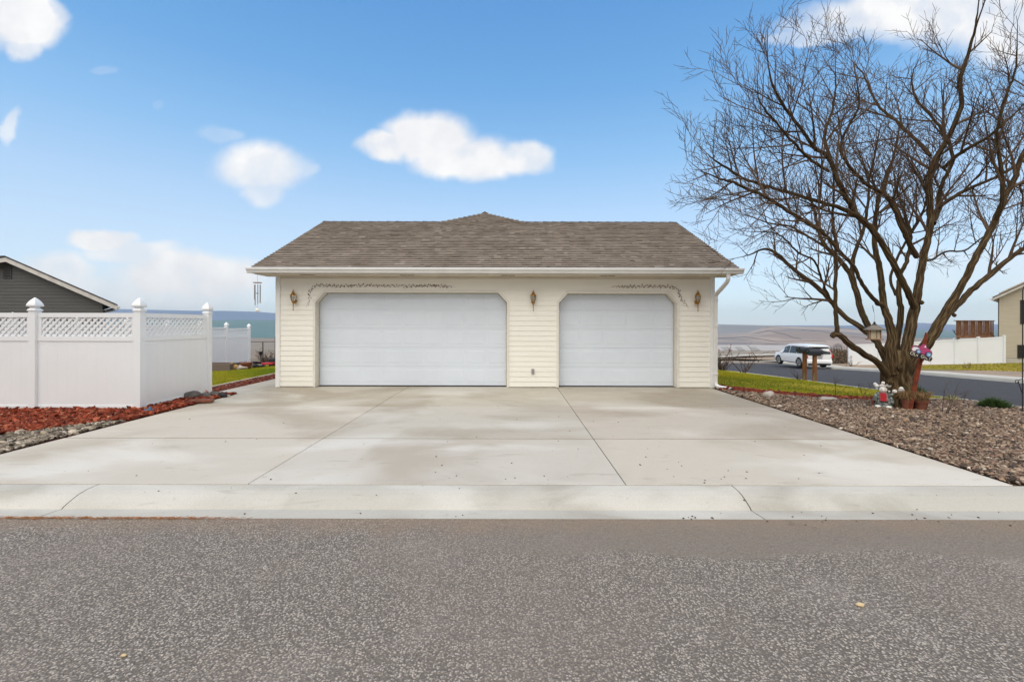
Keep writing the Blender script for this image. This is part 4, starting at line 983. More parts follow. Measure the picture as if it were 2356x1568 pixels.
# ---------------------------------------------------------------- shrubs, tufts, twigs
def tuft(name, base, n, h, spread, m, label, cat, cols, seed, w=.004, droop=.5, group=None, flower=None):
    r = random.Random(seed); q = MB(base); bx, by, bz = base
    for k in range(n):
        a = r.uniform(0, 2*math.pi); rad = spread*math.sqrt(r.random()); hh = h*r.uniform(.55, 1.1)*(1-.35*(rad/spread)**2)
        x0, y0 = bx+math.cos(a)*rad*.55, by+math.sin(a)*rad*.4; lean = rad*r.uniform(.4, 1.1)
        x1, y1 = x0+math.cos(a)*lean*.5, y0+math.sin(a)*lean*.4; x2, y2 = x0+math.cos(a)*lean, y0+math.sin(a)*lean*.8
        c = r.choice(cols); v = r.uniform(.7, 1.3); q.color(tuple(i*v for i in c)); b = r.uniform(0, 6.28); dx, dy = math.cos(b)*w, math.sin(b)*w
        z1, z2 = bz+hh*.6, bz+hh*(1-droop*rad/spread*.5)
        q.add([(x0-dx,y0-dy,bz-.01),(x0+dx,y0+dy,bz-.01),(x1+dx,y1+dy,z1),(x1-dx,y1-dy,z1),(x2,y2,z2)], [(0,1,2,3),(3,2,4)])
    return tag(q.build(name, m, recalc=False), label, cat, group)
greens = [(.045,.095,.02),(.07,.13,.03),(.03,.06,.015),(.10,.15,.05)]
def gpos(px, py, d): p = P(px, py, d); return (p.x, p.y, float(G(p.x, p.y)))
tuft('lavender_shrub', (gpos(2286, 925, 9.25)), 900, .27, .30, MT['leafy'], 'low dark green lavender clump at the bed edge by the side street', 'shrub', greens, 3, .006, .8)
tuft('grass_tuft', (gpos(2190, 911, 10.3)), 60, .20, .22, MT['leafy'], 'small straw coloured grass tuft right of the big tree', 'grass tuft', [(.42,.36,.16),(.25,.24,.08)], 4, .005, .8)
tuft('green_shrub', (gpos(2108, 897, 10.9)), 500, .36, .22, MT['leafy'], 'soft green shrub just behind the rusty post', 'shrub', [(.06,.11,.04),(.09,.15,.06),(.05,.07,.03)], 5, .005, .5)
def twiggy(name, base, n, h, spread, label, cat, seed, r0=.006, lean=0, forks=2, m=None, tips=None, group=None):
    r = random.Random(seed); q = MB(base); B = Vector(base); TL = []
    def br(p, d, l, rad, lv):
        pts = [p]; 
        for i in range(4): d = (d+Vector((r.gauss(0,.12), r.gauss(0,.12), r.gauss(.03,.08)))).normalized(); pts.append(pts[-1]+d*l/4)
        q.tube(pts, [rad*(1-.17*i) for i in range(5)], 4, False)
        if lv < forks:
            for k in range(r.randint(2, 3)):
                i = r.randint(1, 4); nd = (d+Vector((r.gauss(0,.6), r.gauss(0,.6), r.gauss(.1,.3)))).normalized(); br(pts[i], nd, l*r.uniform(.35,.6), rad*.55, lv+1)
        elif tips and r.random() < tips and len(TL) < 9: TL.append(pts[-1])
    for k in range(n):
        a = r.uniform(0, 6.28); d = Vector((math.cos(a)*spread+lean, math.sin(a)*spread, 1)).normalized(); br(B+Vector((math.cos(a)*.03,math.sin(a)*.03,-.02)), d, h*r.uniform(.7, 1.1), r0, 0)
    o = tag(q.build(name, m or MT['twig']), label, cat, group)
    for tp_ in TL: T = MB(base); T.ball(tp_, r.uniform(.02, .04), 1, (1,1,.8)); T.build('rosebud', MT['pinkbud'], o)
    return o
MT['pinkbud'] = mat('faded rose buds', (.42,.16,.12), (.3,.12,.08), 30, .8)
def gp2(px, py, d): p = P(px, py, d); return (p.x, p.y, p.z)
twiggy('rose_bush', gp2(1661, 857, 20.6), 16, .82, .55, 'bare rose bush by the pale boulder, nearest the downspout', 'rose bush', 1, .020, tips=.3)
twiggy('rose_bush', gp2(1709, 860, 20.6), 9, .92, .75, 'bare V shaped rose bush with pink tips on the lawn edge', 'rose bush', 2, .019, tips=.35)
twiggy('weed', gp2(1895, 875, 16.3), 0, .2, .5, '', '', 3) if False else None
twiggy('dead_weed', gp2(1864-27, 873, 16.0), 9, .30, .7, 'small dry weed at the foot of the mailbox posts', 'weed', 5, .008)
twiggy('sapling', gp2(1926, 920, 9.9), 1, .62, .05, 'thin bare sapling standing left of the garden statue', 'sapling', 9, .008)
twiggy('dead_weed', gp2(2172, 948, 8.4), 5, .50, .35, 'forked dry weed stalk in the river rock, right of the flower pot', 'weed', 12, .006, lean=.4)
twiggy('dead_weed', gp2(2215, 925, 9.3), 2, .22, .2, 'short reddish dry stalk left of the lavender clump', 'weed', 14, .005)
twiggy('dead_weed', gp2(1985, 905, 10.6), 6, .26, .4, 'dry grass stalks just left of the garden statue', 'weed', 15, .004)
twiggy('dead_weed', gp2(1960, 843, 35.5), 7, .8, .9, 'dark weed at the left end of the far white fence', 'weed', 16, .02)
twiggy('dead_weed', gp2(2222, 853, 27), 6, .5, .9, 'dry weed on the dirt verge before the tan house', 'weed', 17, .015)

# ---------------------------------------------------------------- mailboxes
def mailbox(px, pbase, ptop, d, w, label, rz):
    b = P(px, pbase, d); top = P(px, ptop, d); H = top.z-b.z; t = thing('mailbox', b, label, 'mailbox', 'mailboxes by the side street', rz)
    q = MB(); q.bbox((0,0,H/2-.13), (.105,.105,H-.02+.1), bev=.05); q.build('post', MT['wood'], t)
    q = MB(); q.bbox((0,0,H-.07), (.13,.40,.03), bev=.1); q.build('bracket', MT['wood'], t)
    q = MB(); n = 10; W2 = w/2; pr = [(-W2,0),(W2,0),(W2,.10)]+[(W2*math.cos(a), .10+.085*math.sin(a)) for a in np.linspace(0, math.pi, n)[1:-1]]+[(-W2,.10)]
    q.prism([(a, H-.055+b_) for a, b_ in pr], -.26, .26, 'y'); bo = q.build('box', MT['mailbox'], t)
    q = MB(); q.prism([(a*1.05, H-.058+b_*1.04) for a, b_ in pr], -.272, -.262, 'y'); dr = q.build('door', MT['mailbox'], t)
    q = MB(); q.bbox((0,-.278,H+.08), (.03,.02,.018)); q.build('handle', MT['alu'], dr)
    return t
mailbox(1850.5, 874, 806, 16.4, .20, 'left dark mailbox on a weathered wooden post, set a little farther back', R(-78))
mailbox(1873.5, 876, 812, 16.1, .20, 'right dark mailbox on a weathered wooden post, in front of the car tail', R(-82))

# ---------------------------------------------------------------- rusty post with the painted car sign, statue, pots
pb, pt_ = P(2093, 930, 8.72), P(2131, 765, 8.66); t = thing('rusty_sign_post', pb, 'rusty leaning steel post in front of the tree trunk', 'post')
d = pt_-pb; q = MB(); q.tube([(0,0,-.1),(d.x*.5,d.y*.5,d.z*.5),(d.x,d.y,d.z)], [.03,.034,.022], 4, sq=None); q.tube([(.0,-.03,-.1),(d.x*.96,d.y*.96-.025,d.z*.93)], .012, 4)
tag(q.build('stake', MT['rust'], t))
sc_ = P(2122, 810, 8.56); t = thing('car_sign', sc_, 'tilted cut metal sign of a pink car over black lettered bar', 'sign')
t.rotation_euler = (0, R(17), 0)
def plate(pts, y0, y1, m, nm, par=t): q = MB(); q.prism(pts, y0, y1, 'y'); return q.build(nm, m, par)
plate([(-.215,-.02),(-.215,.045),(-.18,.085),(-.10,.095),(-.06,.10),(-.035,.15),(.02,.155),(.045,.105),(.11,.09),(.17,.06),(.185,.02),(.18,-.03),(-.20,-.03)], 0, .006, MT['pink'], 'car_body')
plate([(-.21,.005),(-.19,.05),(-.13,.062),(-.08,.05),(-.06,-.02),(-.205,-.02)], -.003, -.0005, MT['white'], 'fender')
plate([(-.005,.10),(.018,.143),(.038,.10)], -.003, -.0005, MT['white'], 'windscreen')
plate([(-.19,.075),(-.10,.085),(-.07,.06),(-.12,.068),(-.19,.055)], -.006, -.0035, MT['purple'], 'purple_stripe')  # dark purple stripe along the top of the fender
for x, r0 in ((-.095,.048),(.105,.056)):
    q = MB(); q.lathe([(r0,0),(r0,.012)], (x,-.004,-.015), 20, ax=Matrix.Rotation(R(90), 3, 'X')); w = q.build('wheel', MT['purple'], t)
    q = MB(); q.lathe([(r0*.72,0),(r0*.72,.008)], (x,-.0165,-.015), 20, ax=Matrix.Rotation(R(90), 3, 'X')); q.build('rim', MT['blue'], w)
    q = MB(); q.lathe([(r0*.22,0),(r0*.22,.004)], (x,-.025,-.015), 10, ax=Matrix.Rotation(R(90), 3, 'X')); q.build('hub', MT['white'], w)
plate([(-.235,-.115),(-.235,-.045),(-.20,-.035),(.19,-.035),(.215,-.06),(.20,-.115),(.17,-.125),(-.21,-.125)], 0, .008, MT['dark'], 'name_bar')
def text(s, size, par, loc, m, rot=(R(90), 0, 0), name='lettering', ext=.001):
    cu = bpy.data.curves.new('tx', 'FONT'); cu.body = s; cu.size = size; cu.extrude = ext; cu.align_x = 'CENTER'; cu.align_y = 'CENTER'
    o = bpy.data.objects.new('tx', cu); col_.objects.link(o); bpy.context.view_layer.update()
    me = bpy.data.meshes.new_from_object(o.evaluated_get(bpy.context.evaluated_depsgraph_get())); bpy.data.objects.remove(o)
    me.materials.clear(); me.materials.append(m); k = bpy.data.objects.new(name, me); col_.objects.link(k); k.parent = par; k.location = loc; k.rotation_euler = rot; return k
text('ODI', .088, t, (-.145,-.003,-.080), MT['letter']); text('G9LT', .085, t, (.085,-.003,-.080), MT['letter'])

# garden statue: jolly plaster figure with round raised mitts, red vest, grey coat
sp = P(2031, 927, 9.0); t = thing('garden_statue', (sp.x, sp.y, float(G(sp.x, sp.y))), rz=R(-36), label= 'painted plaster garden figure with white head, red vest and grey coat beneath the tree', cat='statue')
q = MB(); q.lathe([(.15,0),(.16,.03),(.145,.06),(.11,.075)], (0,0,0), 18, sy=.7); q.build('base', MT['coat'], t, smooth=True)
q = MB(); q.lathe([(.13,.06),(.125,.10),(.10,.18),(.085,.25),(.075,.30),(.04,.325)], (0,0,0), 18, sy=.75); q.build('body', MT['coat'], t, smooth=True)
q = MB(); q.prism([(-.045,.145),(.05,.145),(.045,.30),(-.05,.30)], -.098, -.03, 'y'); q.build('vest', MT['red'], t)
q = MB(); q.prism([(-.07,.125),(.07,.125),(.065,.145),(-.065,.145)], -.105, -.03, 'y'); q.build('belt', MT['dark'], t)
q = MB(); q.tube([(-.07,.0,.29),(-.115,-.02,.22),(-.12,-.03,.13)], [.035,.04,.05], 8); q.build('sleeve', MT['coat'], t, smooth=True)
q = MB(); q.tube([(.07,0,.29),(.115,-.02,.25),(.15,-.03,.30)], [.035,.035,.025], 8); q.build('sleeve', MT['coat'], t, smooth=True)
q = MB(); q.tube([(.09,.0,.24),(.13,0,.14),(.15,.0,.08)], [.04,.045,.02], 8); q.build('coat_tail', MT['coat'], t, smooth=True)
q = MB(); q.ball((0,-.02,.36), .068, 2, (1,.9,.85)); hd = q.build('head', MT['plaster'], t, smooth=True)
q = MB(); q.ball((0,-.08,.35), .016, 1); q.build('nose', MT['plaster'], hd, smooth=True)
q = MB()
for x in (-.025, .025): q.ball((x,-.078,.375), .007, 1)
q.build('eyes', MT['dark'], hd)
q = MB(); q.ball((-.005,0,.43), .05, 2, (1.2,.9,.8)); q.ball((.0,0,.49), .032, 2); q.build('hat', MT['plaster'], hd, smooth=True)
q = MB()
for k, (x, z) in enumerate(((-.018,.44),(.012,.47))): q.ball((x,-.045,z), .010, 1)
q.build('hat_flower', MT['red'], hd)
for x, z, s in ((-.10,.43,.040),(-.125,.465,.032),(.085,.45,.042),(.175,.34,.042),(-.10,.375,.018),(.09,.335,.02)):
    q = MB(); q.ball((x,-.02,z), s, 2, (1,.85,.95), jit=.2, seed=x*9); q.build('mitt' if s > .03 else 'cuff', MT['plaster'], t, smooth=True)
for x in (-.085, .08):
    q = MB(); q.ball((x,-.09,.03), .045, 2, (1.2,1,.7)); q.build('shoe', MT['plaster'], t, smooth=True)
def block(px, py, d, size, m, label, name, cat, rz=0, arc=True):
    p = P(px, py, d); g_ = float(G(p.x, p.y)); w, dp, h = size; t_ = [(-w/2,0),(w/2,0),(w/2,h*.65)]+[(w/2*math.cos(a), h*.65+h*.35*math.sin(a)) for a in np.linspace(0, math.pi, 9)[1:-1]]+[(-w/2,h*.65)]
    q = MB(); q.prism(t_, -dp/2, dp/2, 'y'); o = q.build(name, m); o.location = (p.x, p.y, g_-.01); o.rotation_euler = (0, 0, rz); tag(o, label, cat, 'terracotta edging tiles'); return o
block(2013, 925, 9.15, (.14,.06,.19), MT['terra'], 'upright terracotta tile behind the left side of the statue', 'edging_tile', 'tile', .3)
block(2053, 925, 9.05, (.20,.06,.17), MT['terra'], 'upright terracotta tile right of the statue', 'edging_tile', 'tile', -.1)
stone('rock', 1998, 928, .10, 'flat pinkish stone left of the statue', MT['stone_w'], (1.35,.6,.22), 21)
stone('rock', 2058, 931, .12, 'flat lilac grey stone in front of the right tile', MT['stone_w'], (1.35,.6,.22), 22)
p = P(2073, 909, 8.95); q = MB((p.x,p.y,p.z)); q.ball((p.x,p.y,p.z+.08), .075, 3, (.8,.6,1.35), jit=.12, seed=4)
es = tag(q.build('egg_stone', MT['plaster'], smooth=True), 'white striped egg shaped stone leaning on the trunk foot', 'ornament')
q = MB()
for z in (.02,.055,.09,.125): q.lathe([(.0615*math.sqrt(max(.05,1-((z-.08)/.105)**2))+.0015, z-.004),(.0615*math.sqrt(max(.05,1-((z-.08)/.105)**2))+.0015, z+.004)], (0,0,0), 18, sx=1, sy=.78)
q.build('stripe', MT['purple'], es)
# pots with dried plants
def pot(px, py, d, r0, h, label, seed):
    p = P(px, py, d); g_ = float(G(p.x, p.y)); t = thing('flower_pot', (p.x, p.y, g_), label, 'flower pot')
    q = MB(); q.lathe([(r0*.72,0),(r0*.95,h*.75),(r0*1.08,h*.76),(r0*1.1,h),(r0*.95,h),(r0*.9,h*.85),(.01,h*.84)], (0,0,0), 20); q.build('pot', MT['terra'], t, smooth=False)
    r = random.Random(seed); q = MB()
    for k in range(240):
        a = r.uniform(0, 6.28); l = r.uniform(.06, .26); rr_ = r.uniform(0, r0*.9); x, y = math.cos(a)*rr_, math.sin(a)*rr_; dx, dy = math.cos(a)*l*r.uniform(.3,1), math.sin(a)*l*r.uniform(.3,1)
        q.tube([(x,y,h*.85),(x+dx*.5,y+dy*.5,h*.9+l*.8),(x+dx,y+dy,h*.9+l*r.uniform(.1,.9))], [.003,.0025,.001], 3, False)
    q.build('dried_plant', MT['dried'], t); return t
MT['dried'] = mat('dried leaves', (.30,.19,.08), (.16,.09,.05), 20, .9)
pot(2118, 936, 8.75, .115, .20, 'terracotta pot with dried straw plant right of the rusty post', 1)
pot(2085, 934, 8.8, .085, .20, 'dark narrow pot with dead stems between tree trunk and terracotta pot', 2)

# shepherd hook at the right border
p = P(2351.5, 940, 8.75); t = thing('shepherd_hook', (p.x, p.y, float(G(p.x, p.y))), 'black iron shepherd hook with scrolls at the right border', 'garden hook')
q = MB(); q.tube([(0,0,-.1),(0,0,2.35),(.03,0,2.42),(.10,0,2.45),(.17,0,2.40),(.18,0,2.30)], .008, 6); q.build('pole', MT['iron'], t)
q = MB(); q.tube([(-.005,0,.36),(-.06,0,.52),(-.085,0,.60)], .007, 5)
sp_ = [(-.085+.0+.045*math.cos(a)*(1-.09*a)-.022, 0, .585+.045*math.sin(a)*(1-.09*a)) for a in np.linspace(.6, 6.6, 18)]; q.tube([(0,0,.635),(-.05,0,.63)]+sp_, .0065, 5); q.build('scroll', MT['iron'], t)

# bird feeder hanging in the tree
p = P(2011, 780, 8.3); t = thing('bird_feeder', p, 'hexagonal wooden bird feeder hanging in front of the big tree', 'bird feeder')
s_ = 8.3/F; R6 = R(12)
q = MB(); q.lathe([(.135,-.008),(.14,.0),(.135,.008),(.02,.010)], (0,0,0), 6, a0=R6); q.build('tray', MT['feeder'], t)
q = MB(); q.lathe([(.085,.012),(.085,.175)], (0,0,0), 6, a0=R6); q.build('seed_tube', MT['seed'], t)
for k in range(6):
    a = R6+k*math.pi/3; q = MB(); q.tube([(.093*math.cos(a),.093*math.sin(a),.012),(.093*math.cos(a),.093*math.sin(a),.175)], .009, 4); q.build('corner_post', MT['feeder'], t)
q = MB(); q.lathe([(.165,.165),(.168,.178),(.035,.262),(.03,.255)], (0,0,0), 6, a0=R6); rf = q.build('roof', MT['feederroof'], t)
q = MB(); q.lathe([(.035,.262),(.04,.275),(.012,.285),(.02,.30),(.016,.315),(.002,.32)], (0,0,0), 10); q.build('finial', MT['dark'], rf)
q = MB(); q.tube([(0,0,.31),(.002,0,.45),(.005,.05,.62)], .0016, 4); q.tube([(.002,.02,.50),(.005,.05,.62)], .005, 4); q.build('hanger', MT['dark'], t)

# ---------------------------------------------------------------- the big bare tree
class Limbs:
    """collects tapered tubes with uv (u round, v along)"""
    def __init__(s): s.V = []; s.F = []; s.UV = []; s.n = 0
    def tube(s, pts, rad, n, vs=1.0, bumpy=0, seed=0):
        N = len(pts); t0 = (pts[1]-pts[0]).normalized(); up = Vector((0,1,0)) if abs(t0.y) < .9 else Vector((1,0,0)); u = t0.cross(up).normalized(); L = 0
        b = s.n; step = n+1 if n > 4 else n
        for i in range(N):
            t = (pts[min(i+1,N-1)]-pts[max(i-1,0)]).normalized(); u = (u-t*u.dot(t)).normalized(); w = t.cross(u)
            if i: L += (pts[i]-pts[i-1]).length
            for k in range(step):
                a = 2*math.pi*k/n; r = rad[i]
                if bumpy: c, q_ = math.cos(a), math.sin(a); r *= 1+bumpy*mnoise.noise(Vector((c*1.4+seed, q_*1.4, L*3.5)))+bumpy*.6*mnoise.noise(Vector((c*3+seed, q_*3, L*2)))
                p = pts[i]+u*math.cos(a)*r+w*math.sin(a)*r; s.V.append(p[:]); s.UV.append((k/n, L*vs))
        for i in range(N-1):
            for k in range(n):
                k2 = k+1 if step > n else (k+1) % n
                s.F.append((b+i*step+k, b+i*step+k2, b+(i+1)*step+k2, b+(i+1)*step+k))
        s.n += N*step
    def build(s, name, m, parent):
        o = np_mesh(name, np.array(s.V), np.array(s.F), m, smooth=True); me = o.data
        uvl = me.uv_layers.new(name='UVMap'); li = np.array(s.F).ravel(); uvl.data.foreach_set('uv', np.array(s.UV, dtype=np.float32)[li].ravel())
        o.parent = parent; o.location = -Vector(parent.location); return o
def smooth_path(pts, rad, k=5, jit=0, r=None):
    out, ro_ = [], []; n = len(pts)
    for i in range(n-1):
        p0, p1, p2, p3 = pts[max(i-1,0)], pts[i], pts[i+1], pts[min(i+2,n-1)]
        for j in range(k):
            t = j/k; q = .5*((2*p1)+(p2-p0)*t+(2*p0-5*p1+4*p2-p3)*t*t+(3*p1-p0-3*p2+p3)*t**3)
            if r and jit and (i or j): q = q+Vector((r.gauss(0,jit), r.gauss(0,jit), r.gauss(0,jit)))
            out.append(q); ro_.append(rad[i]*(1-t)+rad[i+1]*t)
    out.append(pts[-1]); ro_.append(rad[-1]); return out, ro_
TY = 9.15
def Z7(zx, zy, dd=0): return P(1533.3+zx*.606, zy*.606, TY+dd)
W = lambda w: w*.606/F*TY/2*(.72-.25*min(1, max(0, (w-12)/36)))      # a width in that zoom to a radius
# each limb: points (zoom x, y, depth offset), widths along it
LIMBS = [
 ('a', [(835,1420,-.1),(800,1375,-.2),(760,1350,-.35),(700,1310,-.5),(655,1272,-.6),(632,1268,-.62)], [62,46,42,40,36,22]),
 ('a2',[(650,1275,-.6),(645,1230,-.62),(641,1150,-.65),(640,1040,-.7),(640,930,-.75),(630,820,-.8),(636,720,-.85),(628,640,-.9)], [26,22,18,16,14,12,8,3]),
 ('b', [(850,1400,.05),(815,1330,.1),(790,1290,.15),(735,1240,.2),(680,1205,.3),(620,1140,.4),(560,1080,.5),(480,1020,.6),(420,965,.7),(375,945,.75),(330,960,.8),(285,975,.85)], [60,52,40,34,30,28,26,22,18,14,9,4]),
 ('c', [(790,1290,.2),(760,1230,.4),(735,1170,.5),(715,1090,.6),(690,1030,.7),(650,980,.8),(600,930,.9),(575,870,1.0),(560,800,1.1),(540,720,1.2)], [50,46,42,36,32,28,22,18,14,8]),
 ('c2',[(712,1085,.6),(705,1010,.7),(720,940,.85),(745,880,1.0),(760,800,1.1),(765,700,1.2),(740,600,1.3)], [30,26,22,18,16,12,5]),
 ('d', [(860,1420,-.1),(850,1340,-.1),(855,1280,-.1),(845,1220,-.1),(825,1165,-.1),(815,1080,-.1),(805,1000,-.1),(790,940,-.1),(790,860,-.05),(800,780,0),(820,700,0),(850,620,0)], [100,80,66,56,48,36,32,28,24,20,15,7]),
 ('d2',[(818,1158,-.15),(790,1140,-.3),(745,1080,-.5),(710,1010,-.7),(660,960,-.85),(600,890,-1.0),(540,850,-1.1),(460,800,-1.3),(370,745,-1.5),(270,700,-1.7),(185,672,-1.9),(125,645,-2.0)], [30,22,18,18,17,19,17,16,14,11,7,3]),
 ('e', [(868,1330,.3),(880,1260,.35),(888,1180,.4),(880,1110,.4),(888,1040,.45),(915,980,.5),(925,900,.6),(905,820,.7),(880,740,.8),(860,650,.9)], [46,42,36,28,24,22,20,16,12,6]),
 ('f', [(885,1440,0),(895,1380,0),(915,1300,.05),(930,1220,.1),(945,1150,.1),(960,1060,.1),(978,960,.1),(1000,870,.1),(1000,790,.1),(995,700,.05),(1010,620,0),(1050,555,-.1),(1090,480,-.2),(1120,390,-.3),(1110,310,-.4),(1140,220,-.5),(1165,130,-.6),(1180,50,-.7)], [90,84,78,74,68,52,50,46,42,36,32,28,25,22,18,14,11,6]),
 ('g', [(940,1170,-.05),(915,1110,-.2),(880,1040,-.3),(850,980,-.4),(810,915,-.5),(775,865,-.6),(725,820,-.7),(690,760,-.8),(650,690,-.9),(615,600,-1.0),(560,560,-1.1),(510,490,-1.2),(450,410,-1.3),(400,320,-1.4),(385,240,-1.5)], [44,40,38,37,36,34,31,28,24,20,16,14,12,9,4]),
 ('g2',[(735,825,-.7),(660,790,-.8),(570,765,-.9),(480,735,-1.0),(390,710,-1.1),(300,680,-1.2),(230,640,-1.3),(180,605,-1.4),(150,580,-1.4)], [24,20,17,15,14,12,10,7,3]),
 ('g3',[(650,690,-.9),(625,610,-.8),(600,520,-.7),(625,430,-.6),(640,350,-.6),(640,270,-.6)], [18,16,14,11,8,4]),
 ('g4',[(615,650,-1.0),(540,600,-1.2),(480,540,-1.4),(420,470,-1.6),(360,400,-1.7),(345,330,-1.8)], [14,12,11,9,7,3]),
 ('h', [(950,975,.0),(925,930,-.1),(895,870,-.2),(855,770,-.3),(820,735,-.35),(760,700,-.45),(700,640,-.6),(660,560,-.7),(690,480,-.8),(730,400,-.9),(720,300,-1)], [34,30,27,26,22,18,16,13,11,9,4]),
 ('i', [(895,1480,-.05),(915,1430,-.05),(945,1370,-.1),(990,1300,-.15),(1040,1220,-.2),(1080,1150,-.2),(1115,1090,-.25),(1170,985,-.3),(1215,900,-.3),(1255,820,-.3),(1285,740,-.3),(1320,680,-.3),(1345,600,-.3),(1400,500,-.3),(1420,380,-.3),(1440,250,-.3)], [84,84,82,76,72,60,46,42,38,34,30,27,24,20,14,6]),
 ('j', [(1060,1200,-.15),(1110,1150,.0),(1170,1090,.1),(1230,1040,.2),(1300,980,.3),(1380,930,.4),(1470,880,.5),(1560,800,.6)], [40,38,35,32,28,25,20,10]),
 ('k', [(1012,850,.1),(1035,790,.3),(1070,760,.5),(1140,720,.7),(1210,690,.8),(1290,650,.9),(1370,600,1.0),(1450,540,1.1)], [30,27,22,20,17,15,12,6]),
 ('l', [(1000,590,0),(960,545,.2),(910,500,.4),(860,450,.5),(810,410,.6),(775,350,.7),(745,280,.8),(700,230,.9)], [20,18,16,14,13,11,8,3]),
 ('m', [(1050,640,.0),(1090,600,-.2),(1150,560,-.4),(1220,520,-.5),(1300,450,-.6),(1370,380,-.7)], [22,20,17,14,10,4]),
 ('m2',[(1030,790,.25),(1045,700,.3),(1085,610,.35),(1060,520,.4),(1010,450,.5),(950,380,.6),(930,300,.7),(960,220,.8)], [24,20,18,16,13,11,8,3]),
 ('n', [(1245,850,-.3),(1275,760,-.5),(1270,650,-.6),(1255,520,-.7),(1275,400,-.8),(1320,280,-.9),(1330,160,-1)], [22,19,17,14,12,9,4]),
 ('n2',[(1290,730,-.3),(1330,700,-.1),(1390,690,0),(1470,650,.1)], [18,15,12,6]),
 ('o', [(1110,1000,.1),(1060,960,.3),(1120,950,.5),(1180,930,.6),(1250,860,.8),(1330,830,.9),(1400,760,1.0)], [8,9,10,10,9,8,4]) if False else None,
 ('p', [(975,990,.1),(1010,985,.3),(1060,955,.5),(1130,950,.6),(1200,900,.7),(1270,850,.8)], [14,11,10,9,7,3]),
 ('q', [(870,1120,.45),(850,1060,.7),(870,990,.9),(905,920,1.1),(960,830,1.2),(985,740,1.3),(950,640,1.4),(900,560,1.5)], [16,15,14,13,12,10,7,3]),
 ('s', [(620,1140,.4),(590,1060,.2),(560,990,.0),(500,960,-.2),(440,900,-.4),(380,880,-.6),(330,880,-.7)], [12,11,10,9,8,6,3]),
 ('u', [(600,935,.9),(540,900,1.1),(470,860,1.3),(400,850,1.5),(340,830,1.7),(280,805,1.8)], [16,14,12,10,7,3]),
]
LIMBS = [l for l in LIMBS if l]
tb = P(2070, 927, TY); tb.z = float(G(tb.x, tb.y))
tree = thing('bare_tree', tb, 'large leafless spreading tree in the river rock bed', 'tree')
trunk = Limbs(); crown = Limbs(); rt = random.Random(42)
tp = [tb+Vector((-.02,0,-.15)), tb+Vector((0,0,.02)), tb+Vector((-.01,0,.14)), Z7(868,1440), Z7(872,1390), Z7(880,1330)]
tr_, rr2 = smooth_path(tp, [.36,.33,.275,.255,.245,.17], 5); trunk.tube(tr_, rr2, 28, 1.2, .16, 3)
for k in range(7):          # root flares and the burl between stems
    a = k*.9+.3; b = tb+Vector((math.cos(a)*.20, math.sin(a)*.20, .18)); c = tb+Vector((math.cos(a)*.42, math.sin(a)*.42, -.08))
    pth, r3 = smooth_path([tb+Vector((math.cos(a)*.15, math.sin(a)*.15, .5)), b, c], [.11,.09,.04], 4); trunk.tube(pth, r3, 10, 1.2, .2, k)
paths = []
for nm, pts, ws in LIMBS:
    P3 = [Z7(x, y, d_) for x, y, d_ in pts]; rd = [W(w) for w in ws]
    pth, r3 = smooth_path(P3, rd, 5, .005, rt); n = 20 if max(ws) > 40 else (12 if max(ws) > 22 else 7)
    trunk.tube(pth, r3, n, 1.2, [.10, .06][max(ws) <= 25], len(paths)*1.7); paths.append((pth, r3, nm))
for zx, zy, dd, r in ((632,1272,-.62,34),(848,1450,-.3,40),(968,1148,-.02,24),(1092,1196,-.25,20),(885,1395,-.25,34)):   # burls and old cuts
    c = Z7(zx, zy, dd); pth = [c+Vector((-.05,0,-.02)), c, c+Vector((.06,-.02,.02))]; trunk.tube([c+Vector((0,0,-W(r)*1.1)), c+Vector((0,0,-W(r)*.5)), c, c+Vector((0,0,W(r)*.5)), c+Vector((0,0,W(r)*1.1))], [W(r)*.3,W(r)*.85,W(r),W(r)*.8,W(r)*.2], 12, 1.2, .3, zx)
ctr = Z7(850, 900)
def grow(p, d, length, r, lv, trop):
    n = (5, 5, 4, 3)[lv]; pts = [p.copy()]; rad = [r]; q = d.normalized()
    for i in range(n):
        q = (q+Vector((rt.gauss(0,.06), rt.gauss(0,.06), rt.gauss(0,.05)+trop))).normalized(); pts.append(pts[-1]+q*(length/n)); rad.append(r*(1-.80*(i+1)/n)+.0014)
    if lv <= 0: pth, rr_ = smooth_path(pts, rad, 2); crown.tube(pth, rr_, 5)
    else: crown.tube(pts, rad, 4 if lv == 1 else 3)
    if lv >= 3: return
    k = (7, 5, 3)[lv]; k = max(2, int(k*length/(1.5, .75, .38)[lv]+.5)); sd_ = rt.choice((-1, 1))
    for j in range(k):
        t = (j+rt.uniform(.2, .9))/k*.88+.10; i = min(n-1, int(t*n)); f = t*n-i; b = pts[i].lerp(pts[i+1], f); ax = (pts[i+1]-pts[i]).normalized()
        # mostly in the plane that faces away from the stem, with some spread all round
        s1 = ax.cross(Vector((rt.gauss(0,.5), 1, rt.gauss(0,.5)))).normalized()*sd_; sd_ = -sd_
        if rt.random() < .35: s1 = ax.cross(Vector((rt.gauss(0,1), rt.gauss(0,1), rt.gauss(0,1)))).normalized()
        nd = ax*rt.uniform(.7, 1.1)+s1*rt.uniform(.4, .85)+Vector((0,0,.12)); ll = (None, .80, .42, .22)[lv+1]*rt.uniform(.55, 1.35)*(1.1-.45*t)
        grow(b, nd, ll, max(.0030, (r*(1-.65*t))*.60), lv+1, (.05, .06, .07, .05)[lv+1])
